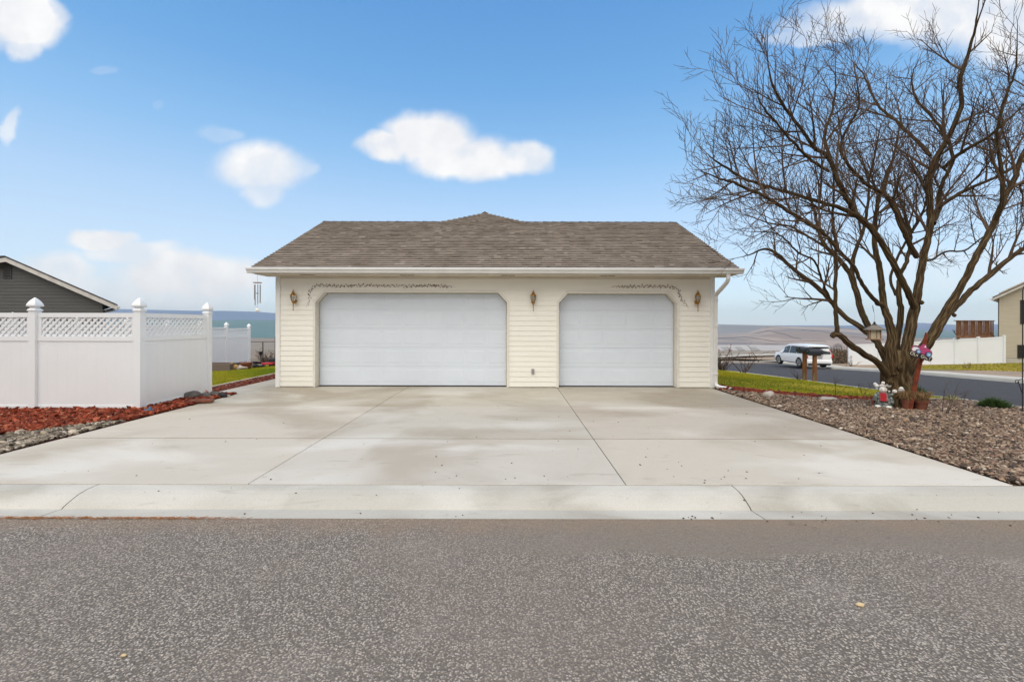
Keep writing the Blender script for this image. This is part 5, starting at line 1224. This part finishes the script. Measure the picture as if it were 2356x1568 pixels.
for pth, rr_, nm in paths:
    N = len(pth); L = [0]
    for a, b in zip(pth, pth[1:]): L.append(L[-1]+(b-a).length)
    if nm == 'a': continue
    T = L[-1]; start = {'a':.98,'a2':.28,'b':.45,'c':.55,'c2':.4,'d':.52,'d2':.30,'e':.5,'f':.42,'g':.42,'i':.5,'j':.35,'h':.3}.get(nm, .22)
    s_ = T*start; sd_ = 1
    while s_ < T:
        i = max(j for j in range(N) if L[j] <= s_); i = min(i, N-2); f = (s_-L[i])/max(1e-6, L[i+1]-L[i]); b = pth[i].lerp(pth[i+1], f); ax = (pth[i+1]-pth[i]).normalized(); r0 = rr_[i]
        s1 = ax.cross(Vector((rt.gauss(0,.6), 1, rt.gauss(0,.4)))).normalized()*sd_; sd_ = -sd_
        nd = ax*rt.uniform(.5, .9)+s1*rt.uniform(.5, 1.0)+Vector((0, rt.gauss(0,.35), .15)); frac = s_/T
        ln = rt.uniform(.8, 1.75)*(1.15-.66*frac)
        if b.z < 3.2 : ln *= .6; nd.z += .1
        grow(b, nd, ln, max(.006, min(.030, r0*.68)), 0 if ln > .8 else 1, .035)
        s_ += rt.uniform(.19, .40)
    if nm != 'a': grow(pth[-1], (pth[-1]-pth[-2]), .45, max(.005, rr_[-1]), 0, .03)
for _ in range(10):          # thin water sprouts low on the stems
    pass
tko = trunk.build('trunk', MT['bark'], tree); cro = crown.build('crown', MT['twigs'], tree)
print('TREE faces', len(trunk.F), len(crown.F))

# ---------------------------------------------------------------- parked car (wagon)
def car():
    rl = P(1841.5, 844.5, 35.6); base = rl
    h = Vector((math.sin(R(2.5)), math.cos(R(2.5)), 0)); side_ = Vector((h.y, -h.x, 0))      # heading away, right side
    rear_axle = Vector((base.x, base.y, base.z+.02))+side_*.83
    cen = rear_axle + h*1.45; t = thing('parked_car', (cen.x, cen.y, base.z+.0), 'white wagon style car parked by the far kerb, seen from behind', 'car', rz=-R(2.5))
    # local: +y forward, +x right; length 4.95, width 1.95, height 1.74
    st = [  # y, half width low, half width belt, half width roof, z sill, z belt, z roof
     (-2.45,.82,.86,.66,.38,1.02,1.10),(-2.42,.90,.93,.74,.33,1.05,1.44),(-2.28,.95,.95,.76,.31,1.07,1.72),(-1.9,.965,.955,.77,.30,1.06,1.78),(-1.2,.975,.96,.75,.27,1.03,1.79),
     (-.4,.975,.965,.75,.27,1.02,1.80),(.3,.975,.965,.74,.27,1.0,1.77),(.75,.975,.965,.71,.29,.99,1.66),(1.2,.975,.96,.70,.27,.98,1.30),(1.55,.97,.95,.72,.28,.985,1.06),(2.0,.95,.90,.70,.30,.95,1.01),(2.35,.88,.80,.6,.33,.86,.92),(2.50,.72,.66,.5,.38,.72,.78)]
    q = MB(); V = []
    for (y, wl, wb, wr, zs, zb, zr) in st:
        ring = [(wl*.9,zs),(wl,zs+.10),(wl+.01,(zs+zb)/2),(wb,zb),(wr+(wb-wr)*.25,zb+(zr-zb)*.80) if zr-zb > .12 else (wb*.97,zb+.4*(zr-zb)),(wr,zr-.015),(wr*.6,zr+.005)]
        V.append([Vector((x, y, z)) for x, z in ring]+[Vector((-x, y, z)) for x, z in reversed(ring)])
    n = len(V[0]); vs = [p for r in V for p in r]; fs = [(i*n+k, i*n+(k+1) % n, (i+1)*n+(k+1) % n, (i+1)*n+k) for i in range(len(V)-1) for k in range(n)]+[tuple(range(n)), tuple(reversed(range((len(V)-1)*n, len(V)*n)))]
    q.add(vs, fs); bo = q.build('body', MT['carpaint'], t, smooth=True)
    md = bo.modifiers.new('es', 'EDGE_SPLIT'); md.split_angle = R(40)
    def pl(pts, nm, m, par=t): q = MB(); q.add([Vector(p) for p in pts], [tuple(range(len(pts)))]); return q.build(nm, m, par, recalc=False)
    for s in (-1, 1):
        def S(y, f, o=.014):      # a point on the glasshouse side at station y, fraction f up
            ys_ = [a[0] for a in st]; wb = np.interp(y, ys_, [a[2] for a in st]); wr = np.interp(y, ys_, [a[3] for a in st]); zb = np.interp(y, ys_, [a[5] for a in st]); zr = np.interp(y, ys_, [a[6] for a in st])
            mx, mz = wr+(wb-wr)*.25, zb+(zr-zb)*.8
            return (s*(wb+(mx-wb)*f/.8*1.0+o), y, zb+(zr-zb)*f)
        for y0, y1 in ((-2.0,-1.15),(-1.08,-.12),(-.05,.98)):
            k = 6; yy_ = np.linspace(y0, y1, k); bot = [S(y, .06) for y in yy_]; topf = [min(.80, .80) for y in yy_]
            top = [S(y, .80) for y in yy_]
            q = MB(); q.add(bot+top, [(i, i+1, k+i+1, k+i) for i in range(k-1)]); q.build('side_window', MT['winglass'], t, recalc=False)
        m_ = MB(); m_.bbox((s*1.06,.85,1.05), (.20,.10,.14), bev=.3); m_.build('mirror', MT['carpaint'], t)
        l = MB(); l.prism([(-2.35,.92),(-2.20,.92),(-2.05,1.12),(-2.16,1.58),(-2.27,1.60),(-2.24,1.15),(-2.40,1.08)], s*.80, s*.962, 'x'); 
        l = MB(); l.tube([(s*.90,-2.44,.80),(s*.93,-2.42,1.02),(s*.86,-2.40,1.12),(s*.77,-2.30,1.50)], 0, 4, sq=(.09,.07)); l.build('tail_light', MT['taillight'], t)
        for y in (-1.45, 1.47):
            w = MB(); A = Matrix.Rotation(R(90), 3, 'Y'); w.lathe([(.25,-.11),(.35,-.115),(.372,-.09),(.375,0),(.372,.09),(.35,.115),(.25,.11)], (s*.86,y,.375), 26, ax=A); wo_ = w.build('wheel', MT['tyre'], t, smooth=True)
            w = MB(); w.lathe([(.255,-.03),(.255,.05)], (s*.90,y,.375), 20, ax=A); w.build('wheel_disc', MT['dark'], wo_)
            w = MB()
            for k in range(5):
                a = k*2*math.pi/5+.3; w.tube([(s*.985,y,.375),(s*.98,y+math.cos(a)*.25,.375+math.sin(a)*.25)], 0, 4, sq=(.07,.03))
            w.lathe([(.262,-.012),(.262,.02),(.24,.02),(.24,-.012)], (s*.975,y,.375), 22, ax=A); w.build('rim', MT['rim'], wo_)
            a_ = MB(); pts = [(s*.985, y+math.cos(a)*.44, .36+math.sin(a)*.44) for a in np.linspace(0, math.pi, 12)]
            a_.add([(s*.984,y+math.cos(a)*.43,.375+math.sin(a)*.43) for a in np.linspace(-.25, math.pi+.25, 16)], [tuple(range(16))]); a_.build('wheel_arch', MT['dark'], t)
    # rear window, bumper, plate, spoiler
    pl([(-.80,-2.475,1.10),(.80,-2.475,1.10),(.76,-2.455,1.42),(.70,-2.34,1.65),(-.70,-2.34,1.65),(-.76,-2.455,1.42)], 'rear_window', MT['winglass'])
    r_ = MB(); r_.bbox((0,-2.36,1.67), (1.40,.30,.05)); r_.build('spoiler', MT['carpaint'], t)
    r_ = MB(); r_.bbox((0,-2.42,.50), (1.86,.22,.30), bev=.3); r_.build('bumper', MT['carpaint'], t)
    r_ = MB(); r_.bbox((0,-2.41,.32), (1.6,.20,.14), bev=.2); r_.build('diffuser', MT['dark'], t)
    r_ = MB(); r_.bbox((0,-2.475,.84), (.36,.02,.14), bev=.1); pt2 = r_.build('licence_plate', MT['alu'], t)
    r_ = MB(); r_.bbox((0,-2.46,.97), (.5,.03,.035), bev=.2); r_.build('trim_strip', MT['dark'], t)
    return t
car()
# a second white car just showing beyond the bonnet
# ---------------------------------------------------------------- chain link fence at the back left
t = thing('chain_link_fence', P(606, 828, 27.5), 'brown chain link fence beyond the left lawn', 'fence'); O = Vector(t.location)
gL = lambda x, y: float(G(x, y))
y0 = 27.5; x0, x1 = -14.3, -5.0; zt = P(606, 775, 27.5).z
q = MB(O); q.tube([(x0,y0,zt),(x1,y0,zt+.02)], .030, 6); q.build('top_rail', MT['galv'], t)
for x in (-14.3,-13.6+.85, -10.2,-7.6,-5.0):
    q = MB(O); q.tube([(x,y0,gL(x,y0)-.1),(x,y0,zt)], .035, 6); q.build('post', MT['galv'], t)
q = MB(O); z0 = gL(-12, y0)-.05; k = x0
dz = zt-z0
while k < x1:
    for s in (1, -1):
        a, b = (k, k+dz) if s > 0 else (k+dz, k)
        q.tube([(a,y0,z0),(b,y0,zt-.02)], .0022, 3, False)
    k += .12
w_ = q.build('mesh', MT['galv'], t)
t = thing('pipe_rail_fence', P(606, 825, 36), 'second lower rail fence beyond the chain link', 'fence'); O = Vector(t.location)
zt = P(606, 786, 36).z
q = MB(O); q.tube([(-22,36,zt),(-6,36,zt+.08)], .035, 6); q.build('rail', MT['galv'], t)
for x in (-21.5,-19.7,-14.9,-11,-7): q = MB(O); q.tube([(x,36,gL(x,36)-.2),(x,36,zt)], .05, 6); q.build('post', MT['galv'], t)
strip_ = grid_sheet('red_soil_bank', list(np.linspace(-17.8, -4, 8)), [33, 34.5, 36.5], .42, MT['redsoil'])
grid_sheet('rough_grass', list(np.linspace(-26, -2, 12)), [26.6, 29, 31, 33], -.02, mat('rough olive grass', (.12,.105,.05), (.17,.15,.08), 1.5, .95, .5, 20, fine=.3, fsc=20))

# things lying along the far edge of the left lawn
def at_(px, py, d): p = hit(px, py); return p
p = at_(500, 852, 19.6); t = thing('raised_planter', p, 'low brown boarded raised planter behind the near fence end post', 'planter')
q = MB(); [q.bbox((x,y,.13), (w,dp,.28), bev=.08) for x, y, w, dp in ((0,-.3,1.3,.04),(0,.3,1.3,.04),(-.63,0,.04,.56),(.63,0,.04,.56))]; q.build('boards', MT['greyside2'] if 'greyside2' in MT else mat('brown boards', (.16,.12,.10), rough=.8), t)
q = MB(); q.bbox((0,0,.20), (1.22,.56,.06)); q.build('soil', MT['soil'], t)
stone('rock', 534, 851, .18, 'ochre yellow rock beside the raised planter', mat('ochre rock', (.42,.27,.09), (.30,.17,.06), 9, .8, .4), (1.1,.8,.9), 31, d=hit(534, 851).y)
stone('rock', 551, 850, .2, 'pale slanted rock right of the ochre rock', MT['stone_w'], (1.6,.7,.5), 32, d=hit(551, 850).y)
p = at_(567, 849, 20.6); q = MB(p); q.lathe([(.14,0),(.19,.20),(.21,.20),(.21,.25),(.17,.25),(.01,.22)], p, 16); tag(q.build('clay_pot', MT['terra'], smooth=False), 'small brown clay pot before the far white fence', 'pot')
p = at_(598, 845, 21.6); t = thing('tin_basin', p, 'black shallow basin before the last far fence post', 'basin')
t.scale = (.62,)*3; q = MB(); q.lathe([(.2,0),(.30,.12),(.32,.12),(.30,.14),(.01,.10)], (0,0,0), 18); q.build('bowl', MT['dark'], t)
p = at_(600, 841, 21.9); t = thing('garden_light', p, 'black stake light standing beside the black basin', 'garden light')
q = MB(); q.tube([(0,0,-.05),(0,0,.40)], .012, 6); q.build('stake', MT['dark'], t); q = MB(); q.lathe([(.02,.38),(.06,.50),(.09,.56),(.02,.58)], (0,0,0), 12); q.build('lamp_head', MT['dark'], t)
p = at_(587, 846, 21.2); q = MB(p); q.lathe([(.09,0),(.11,.12),(.06,.13),(.06,.2),(.09,.24),(.01,.25)], p, 12); tag(q.build('metal_jug', MT['dark'], smooth=True), 'small dark jug just left of the black basin', 'jug')
p = at_(617, 843, 22.8); t = thing('red_wagon', p, 'red toy wagon beyond the left lawn', 'wagon')
t.scale = (.55,)*3; q = MB(); q.bbox((0,0,.22), (.75,.40,.13), bev=.15); q.build('tub', MT['red'], t)
for x in (-.25, .25): q = MB(); q.lathe([(.09,-.03),(.09,.03)], (x,-.2,.09), 14, ax=Matrix.Rotation(R(90), 3, 'X')); q.build('wheel', MT['tyre'], t)
q = MB(); q.tube([(.38,0,.22),(.58,-.1,.35),(.68,-.15,.24)], .012, 5); q.build('handle', MT['iron'], t)
p = at_(629, 841, 23.2); q = MB(p); q.bbox(p+Vector((.1,0,.22)), (.62,.5,.42), bev=.12); ob_ = q.build('storage_tub', MT['dark']); ob_.scale = (.6,.6,.72); tag(ob_, 'black square tub at the corner of the garage, on the left lawn edge', 'tub')
twiggy('brush_pile', tuple(hit(612, 833.5)), 26, .55, 1.3, 'pile of dry brush below the chain link fence', 'brush', 44, .012)
twiggy('brush_pile', tuple(hit(626, 833)), 18, .6, 1.6, 'second dry brush pile nearer the garage corner', 'brush', 45, .012)

# ---------------------------------------------------------------- dark grey neighbour house, left
gy0 = 27.5; t = thing('grey_house', (-31, gy0, gL(-31, gy0)), 'dark grey sided neighbour house behind the left fence', 'house'); O = Vector(t.location)
pk = P(33, 598, gy0); ev = P(258, 706, gy0); wr = P(236, 712, gy0).x
gz = gL(-31, gy0)-.3
def rakez(x): return pk.z-(x-pk.x)*(pk.z-ev.z)/(ev.x-pk.x) if x > pk.x else pk.z-(pk.x-x)*.23
q = MB(O); k = gz; E_ = .20; WLx = -38.5
while k < pk.z:
    k1 = min(k+E_, pk.z)
    def xr(z): return min(wr, pk.x+(pk.z-z)*(ev.x-pk.x)/(pk.z-ev.z))
    def xl_(z): return max(WLx, pk.x-(pk.z-z)/.23)
    a0, b0, a1, b1 = xl_(k), xr(k), xl_(k1), xr(k1)
    q.add([(a0,gy0-.02,k),(b0,gy0-.02,k),(b1,gy0-.002,k1),(a1,gy0-.002,k1),(a0,gy0+.05,k),(b0,gy0+.05,k)], [(0,1,2,3),(0,4,5,1)]); k = k1
q.add([(wr-.02,gy0+.06,gz),(wr-10.5,gy0+10,gz),(wr-10.5,gy0+10,P(0,708,gy0).z),(wr-.02,gy0+.06,P(0,708,gy0).z)], [(0,1,2,3)]); q.build('wall', MT['greyside'], t)
q = MB(O); q.box((wr-.02,gy0-.05,gz), (wr+.06,gy0+.08,P(0,712,gy0).z)); q.build('corner_trim', MT['greyside'], t)
ovh = gy0-.45; ex = P(271, 706, ovh).x
sx_ = (ex-pk.x); dzr = pk.z-P(0,706,ovh).z
def rz(x): return P(0,592,ovh).z-abs(x-pk.x)*(dzr/sx_ if x > pk.x else .16)
q = MB(O)
for xa, xb_ in ((pk.x, ex), (pk.x, -40)):
    za, zb = rz(xa), rz(xb_)
    q.add([(xa,ovh-.04,za-.26),(xb_,ovh-.04,zb-.26),(xb_,ovh-.04,zb),(xa,ovh-.04,za),(xa,ovh,za-.26),(xb_,ovh,zb-.26),(xb_,ovh,zb),(xa,ovh,za)], [(0,1,2,3),(4,5,6,7),(0,1,5,4),(3,2,6,7),(1,5,6,2)])
q.build('fascia', MT['whitefascia'], t)
q = MB(O)
for xa, xb_ in ((pk.x, ex+.06), (pk.x, -40)):
    za, zb = rz(xa)+.03, rz(xb_)+.03
    for dz_ in (0, .07): q.add([(xa,ovh-.08,za+dz_),(xb_,ovh-.08,zb+dz_),(xb_-10.5,gy0+10,zb+dz_),(xa-10.5,gy0+10,za+dz_)], [(0,1,2,3)])
    q.add([(xa,ovh-.08,za),(xb_,ovh-.08,zb),(xb_,ovh-.08,zb+.07),(xa,ovh-.08,za+.07)], [(0,1,2,3)])
q.add([(pk.x,ovh-.08,rz(pk.x)+.10),(pk.x-6,ovh+1.5,rz(pk.x)+.10),(pk.x-16.5,gy0+10,rz(pk.x)+.16),(pk.x-10.5,gy0+10,rz(pk.x)+.10)], [(0,1,2,3)])
q.build('roof', MT['darkroof'], t, recalc=False)
q = MB(O); q.add([(ex-.9,ovh,rz(ex)-.27),(ex,ovh,rz(ex)-.27),(ex-10.5,gy0+10,rz(ex)-.27),(ex-11.4,gy0+10,rz(ex)-.27)], [(0,1,2,3)]); q.build('soffit', MT['whitefascia'], t)
q = MB(O); q.tube([(ex+.06,ovh-.03,rz(ex)-.11),(ex-10.4,gy0+10,rz(ex)-.11)], .08, 6); q.build('gutter', MT['whitefascia'], t)
va = P(8, 641, gy0); vb = P(28, 612, gy0)
vn = MB(O); vn.box((va.x,gy0-.05,va.z), (vb.x,gy0-.021,vb.z)); v_ = vn.build('gable_vent', MT['greyside'], t)
vs_ = MB(O); n = 7
for i in range(n):
    z = va.z+.04+(vb.z-va.z-.08)*(i+.5)/n; vs_.box((va.x+.05,gy0-.09,z-.025), (vb.x-.05,gy0-.053,z+.02), Matrix.Rotation(.5, 3, 'X'))
vs_.build('louvres', MT['darkroof'], v_)

# ---------------------------------------------------------------- tan two storey house and its fence, right
hy = 33.0; lx = P(2297, 833, hy).x; t = thing('tan_house', (lx+3, hy, gL(lx+3, hy)), 'tan two storey house with dark shuttered windows at the far right', 'house'); O = Vector(t.location)
gz = gL(lx, hy)-.4; q = MB(O); fz0 = P(2300, 822, hy).z; k = fz0; ez = P(2300, 686, hy).z; sl_ = .45
def topz(x): return ez+(x-(lx-.9))*sl_
RXH = lx+7
while k < topz(RXH):
    k1 = k+.155; xa = max(lx, lx-.9+(k-ez)/sl_); xb_ = max(lx, lx-.9+(k1-ez)/sl_)
    if xa > RXH: break
    q.add([(xa,hy-.02,k),(RXH,hy-.02,k),(RXH,hy-.002,k1),(xb_,hy-.002,k1),(xa,hy+.05,k),(RXH,hy+.05,k)], [(0,1,2,3),(0,4,5,1)]); k = k1
q.add([(lx,hy+.06,fz0),(lx+9,hy+7,fz0),(lx+9,hy+7,ez+.3),(lx,hy+.06,ez+.3)], [(0,1,2,3)]); q.build('wall', MT['tanside'], t)
q = MB(O); q.box((lx+.02,hy+.0,gz-.5), (RXH,hy+.2,fz0)); q.build('foundation', MT['walk2'], t)
q = MB(O); q.box((lx-.02,hy-.05,fz0), (lx+.12,hy-.021,ez+.42)); q.build('corner_board', MT['tanside'], t)
q = MB(O); oh = hy-.5; xa, xb_ = lx-1.0, lx+7; zA, zB = topz(xa)+.02, topz(xb_)+.02
for dz_ in (0,): q.add([(xa,oh,zA-.16),(xb_,oh,zB-.16),(xb_,oh,zB),(xa,oh,zA),(xa,oh+.05,zA-.16),(xb_,oh+.05,zB-.16),(xb_,oh+.05,zB),(xa,oh+.05,zA)], [(0,1,2,3),(4,5,6,7),(0,1,5,4),(3,2,6,7),(0,3,7,4)])
q.build('fascia', MT['whitefascia'], t)
q = MB(O); q.add([(xa-.05,oh-.05,zA+.03),(xb_,oh-.05,zB+.03),(xb_+9,hy+7,zB+.03),(xa-.05+9,hy+7,zA+.03),(xa-.05,oh-.05,zA+.09),(xb_,oh-.05,zB+.09),(xb_+9,hy+7,zB+.09),(xa-.05+9,hy+7,zA+.09)], [(0,1,2,3),(4,5,6,7),(0,1,5,4),(0,3,7,4)]); q.build('roof', MT['shingle2'] if 'shingle2' in MT else mat('grey brown roofing', (.12,.10,.09), rough=.9), t)
q = MB(O); q.add([(xa,oh+.05,zA-.15),(lx+.02,oh+.05,topz(lx)-.14),(lx+9,hy+7,topz(lx)-.14),(xa+9,hy+7,zA-.15)], [(0,1,2,3)]); q.add([(xa,oh+.05,zA-.15),(xb_,oh+.05,zB-.15),(xb_,hy,zB-.15),(xa,hy,zA-.15)], [(0,1,2,3)]); q.build('soffit', MT['whitefascia'], t, recalc=False)
def window(x0, x1, z0, z1, shutter=False):
    f = MB(O)
    for a, b in (((x0,hy-.07,z0),(x0+.05,hy-.025,z1)), ((x1-.05,hy-.07,z0),(x1,hy-.025,z1)), ((x0+.052,hy-.07,z0),(x1-.052,hy-.025,z0+.05)), ((x0+.052,hy-.07,z1-.05),(x1-.052,hy-.025,z1)), ((x0+.052,hy-.065,(z0+z1)/2-.02),(x1-.052,hy-.028,(z0+z1)/2+.02))): f.box(a, b)
    w = f.build('window', MT['dark'], t); g_ = MB(O); g_.box((x0+.05,hy-.045,z0+.05), (x1-.05,hy-.03,z1-.05)); g_.build('pane', MT['winglass'], w)
a, b = P(2339, 823, hy), P(2354, 793, hy); window(a.x, b.x+.9, a.z, b.z)
a, b = P(2345.5, 745, hy), P(2356, 690, hy)
sh = MB(O); sh.bbox(((a.x+a.x+.42)/2,hy-.04,(a.z+b.z)/2), (.42,.04,b.z-a.z), bev=.2); sh.build('shutter', MT['dark'], t); window(a.x+.46, a.x+1.6, a.z+.05, b.z-.05)
sh = MB(O); sh.box((lx+.2,hy-.05,P(0,714,hy).z), (lx+.3,hy-.021,P(0,711,hy).z)); 
# deck
D0, D1 = P(2199, 768, 33.3).x, lx-.02; zf = P(2250, 772, 33.3).z; zr = P(2250, 737.5, 33.3).z; DY0, DY1 = 33.3, 34.6
t2 = thing('timber_deck', (D0, DY0, gL(D0, DY0)), 'raised brown timber deck with picket railing beside the tan house', 'deck'); O2 = Vector(t2.location)
q = MB(O2); q.add([(D0,DY0,zf-.04),(D1,DY0,zf-.04),(D1+1.27,DY1,zf-.04),(D0+1.27,DY1,zf-.04),(D0,DY0,zf),(D1,DY0,zf),(D1+1.27,DY1,zf),(D0+1.27,DY1,zf)], [(0,3,2,1),(4,5,6,7),(0,1,5,4),(1,2,6,5),(2,3,7,6),(3,0,4,7)]); q.build('decking', MT['deckwood'], t2)
q = MB(O2); q.box((D0+1.6,DY0+.1,zf-.30), (D1,DY0+.16,zf-.045)); q.build('beam', MT['dark'], t2)
q = MB(O2); q.box((D0,DY0-.04,zf-.16), (D1,DY0-.002,zf-.01)); q.build('rim_board', MT['deckwood'], t2)
q = MB(O2); q.box((D0-.12,DY0-.08,zr-.02), (D1,DY0+.08,zr+.025)); q.build('top_rail', MT['deckwood'], t2)
q = MB(O2); q.box((D0+1.25,DY1-.08,zr-.02), (D1+1.2,DY1+.08,zr+.025)); q.build('back_rail', MT['deckwood'], t2)
q = MB(O2); q.tube([(D0+.1,DY0+.085,zr),(D0+1.2,DY1-.085,zr)], 0, 4, sq=(.12,.045)); q.build('side_rail', MT['deckwood'], t2)
nb = 27
for i in range(nb):
    x = D0+.03+(D1-D0-.1)*i/(nb-1); q = MB(O2); q.box((x,DY0-.045,zf-.12) if False else (x,DY0-.0015,zf+.003), (x+.045,DY0+.04,zr-.021)); q.build('picket', MT['deckwood'], t2)
for i in range(20):
    x = D0+1.3+(D1-D0-.1)*i/20; q = MB(O2); q.box((x,DY1-.02,zf+.003), (x+.045,DY1+.02,zr-.021)); q.build('picket', MT['deckwood'], t2)
for x in (D0+1.3, D0+2.6): q = MB(O2); q.box((x,DY1-.1,gL(x,DY1)-.3), (x+.14,DY1-.0,zf-.045)); q.build('deck_post', MT['deckwood'], t2)
p = Vector((D0+.75, DY0+.7, zf)); twig_ = twiggy('potted_shrub', (p.x, p.y, p.z), 12, .5, .6, 'dark potted shrub standing on the timber deck', 'plant', 66, .012)
for px, lab in ((2262,'pale flower pot on the timber deck, left one'),(2279,'pale flower pot on the timber deck, nearest the house')):
    p = P(px, 768, 33.6); p.z = zf; q = MB(p); q.lathe([(.10,0),(.15,.24),(.16,.24),(.16,.28),(.01,.27)], p, 12); tag(q.build('deck_pot', MT['stone_w']), lab, 'pot')
# privacy fence without lattice
A, B = Vector((*P(2309, 833, 32.0)[:2], 0)), Vector((*P(1950, 842, 37.2)[:2], 0))
t = thing('vinyl_fence', (A.x, A.y, gL(A.x, A.y)), 'solid white vinyl fence across the side street, from the tan house to the hedge', 'fence'); O = Vector(t.location)
zt_ = lambda s: CAMZ+((HY-P(0,0,1).z*0)*0)  # unused
npan = 4; dv = (B-A); L_f = dv.length; dn_ = dv/L_f
hts = [P(2309,773.5,32.0).z, P(2250,776.5,(A+dn_*L_f*.25).y).z, P(2195,779.5,(A+dn_*L_f*.45).y).z, P(2120,784,(A+dn_*L_f*.62).y).z, P(2035,788,(A+dn_*L_f*.8).y).z, P(1953,791,37.2).z]
def xof(px):       # point of the fence line seen at that column
    u = (px-CX)/F; s = (u*A.y-A.x)/(dn_.x-u*dn_.y); return A+dn_*s
cols_ = [2309, 2250, 2196, 2142, 2085, 2020, 1953]; tops_ = [773.5, 776.5, 779.5, 783, 786.5, 789.5, 792]
pts_ = [(xof(c), P(c, ty, xof(c).y).z) for c, ty in zip(cols_, tops_)]
for (p0, z0), (p1, z1) in zip(pts_, pts_[1:]):
    d_ = (p1-p0).normalized(); n_ = Vector((-d_.y, d_.x, 0)); a_ = p0+d_*.07; b_ = p1-d_*.07
    def slab(h0a, h0b, h1a, h1b, th):
        m_ = MB(O); vs = []
        for (pp, h0, h1) in ((a_, h0a, h1a), (b_, h0b, h1b)):
            for s in (-1, 1):
                for h in (h0, h1): v = pp+n_*s*th; vs.append((v.x, v.y, h))
        m_.add(vs, [(0,1,5,4),(2,6,7,3),(1,3,7,5),(0,4,6,2),(0,2,3,1),(4,5,7,6)]); return m_
    slab(gL(a_.x,a_.y)-.2, gL(b_.x,b_.y)-.2, z0-.14, z1-.14, .012).build('panel', MT['vinyl'], t)
    slab(z0-.135, z1-.135, z0-.02, z1-.02, .03).build('top_rail', MT['vinyl'], t)
for p0, z0 in pts_:
    m_ = MB(O); m_.box((p0.x-.065,p0.y-.065,gL(p0.x,p0.y)-.2), (p0.x+.065,p0.y+.065,z0+.02)); po = m_.build('post', MT['vinyl'], t)
    m_ = MB(O); m_.lathe([(.11,0),(.11,.03),(.001,.07)], (p0.x,p0.y,z0+.02), 4, a0=R(45)); m_.build('post_cap', MT['vinyl'], po)
# dry hedge by the car
r = random.Random(8); hb_ = P(1929, 836, 39); q = MB(hb_)
for k in range(2600):
    x = hb_.x+r.uniform(-.95,.95); y = hb_.y+r.uniform(-.6,.6); z = hb_.z-.3+r.random()**.8*(1.42+.12*math.sin(x*7)); c = r.choice([(.20,.13,.08),(.12,.075,.05),(.30,.22,.15),(.07,.045,.03),(.16,.14,.07)]); q.color(c)
    a = r.uniform(0,6.28); s = r.uniform(.03,.07); d1 = Vector((math.cos(a)*s, math.sin(a)*s, r.uniform(-s,s))); d2 = Vector((r.uniform(-s,s), r.uniform(-s,s), s)); c0 = Vector((x,y,z))
    q.add([c0-d1, c0+d1, c0+d2], [(0,1,2)])
for k in range(60):
    x = hb_.x+r.uniform(-.8,.8); q.color((.10,.07,.05)); q.tube([(x,hb_.y+r.uniform(-.4,.4),hb_.z-.4),(x+r.gauss(0,.15),hb_.y,hb_.z+1.3+r.uniform(-.2,.25))], .01, 3, False)
tag(q.build('hedge', MT['leafy'], recalc=False), 'dry brown hedge between the car and the far white fence', 'hedge')
# far farm buildings on the hills
def barn(px0, px1, py0, py1, d, label, m, roofm, cat='barn'):
    a, b = P(px0, py1, d), P(px1, py0, d); t = thing('barn', ((a.x+b.x)/2, d, a.z), label, cat); w = b.x-a.x; h = b.z-a.z; o = (0,0,0)
    q = MB(); q.box((-w/2,-w*.2,-h), (w/2,w*.2,h*.6)); q.build('wall', m, t)
    q = MB(); q.prism([(-w*.22,h*.6),(w*.22,h*.6),(0,h)], -w*.52, w*.52, 'x'); q.build('roof', roofm, t)
bl = mat('blue grey barn wall', (.16,.18,.22), rough=.9)
barn(1717, 1740, 796.5, 801, 1700, 'long blue grey barn in the valley, left of the parked car', bl, MT['strip'])
barn(1867, 1880, 784, 789, 2300, 'small grey farm building on the slope above the parked car', bl, MT['strip'])
barn(1889, 1909, 787.5, 790.5, 2300, 'low white roofed shed on the slope above the parked car', bl, MT['lightsnow'])
barn(1745, 1753, 799, 802.5, 1650, 'tiny pale farmhouse among the valley trees', MT['lightsnow'], MT['strip'], 'farmhouse')
# far clumps of bare trees in the valley
def clump(px, py, d, w, h, label, seed):
    r = random.Random(seed); p = P(px, py, d); W_ = w/F*d; H_ = h/F*d; q = MB(p)
    for k in range(500):
        a = r.uniform(-1, 1); y = r.uniform(-1, 1)*W_*.4; zz = r.random()*H_*math.sqrt(max(0, 1-a*a))*(1+.25*mnoise.noise(Vector((a*4, seed, 0)))); c0 = p+Vector((a*W_/2, y, zz-H_*.1)); s = H_*.09
        q.add([c0+Vector((r.uniform(-s,s), r.uniform(-s,s), r.uniform(-s,s))) for _ in range(3)], [(0,1,2)])
    for k in range(5): q.tube([p+Vector(((k/4-.5)*W_*.7,0,-H_*.3)), p+Vector(((k/4-.5)*W_*.7,0,H_*.5))], H_*.03, 4)
    tag(q.build('tree_clump', MT['farwood'], recalc=False), label, 'trees', kind='stuff')
MT['farwood'] = mat('bare far trees', (.10,.09,.10), (.14,.12,.13), .01, .95)
clump(1775, 803, 1600, 30, 9, 'bare grey trees in the valley left of the car', 1); clump(1756, 803, 1620, 18, 6, 'smaller bare trees by the valley farmhouse', 2); clump(1927, 797, 1500, 18, 9, 'dark blue valley trees above the dry hedge', 3)
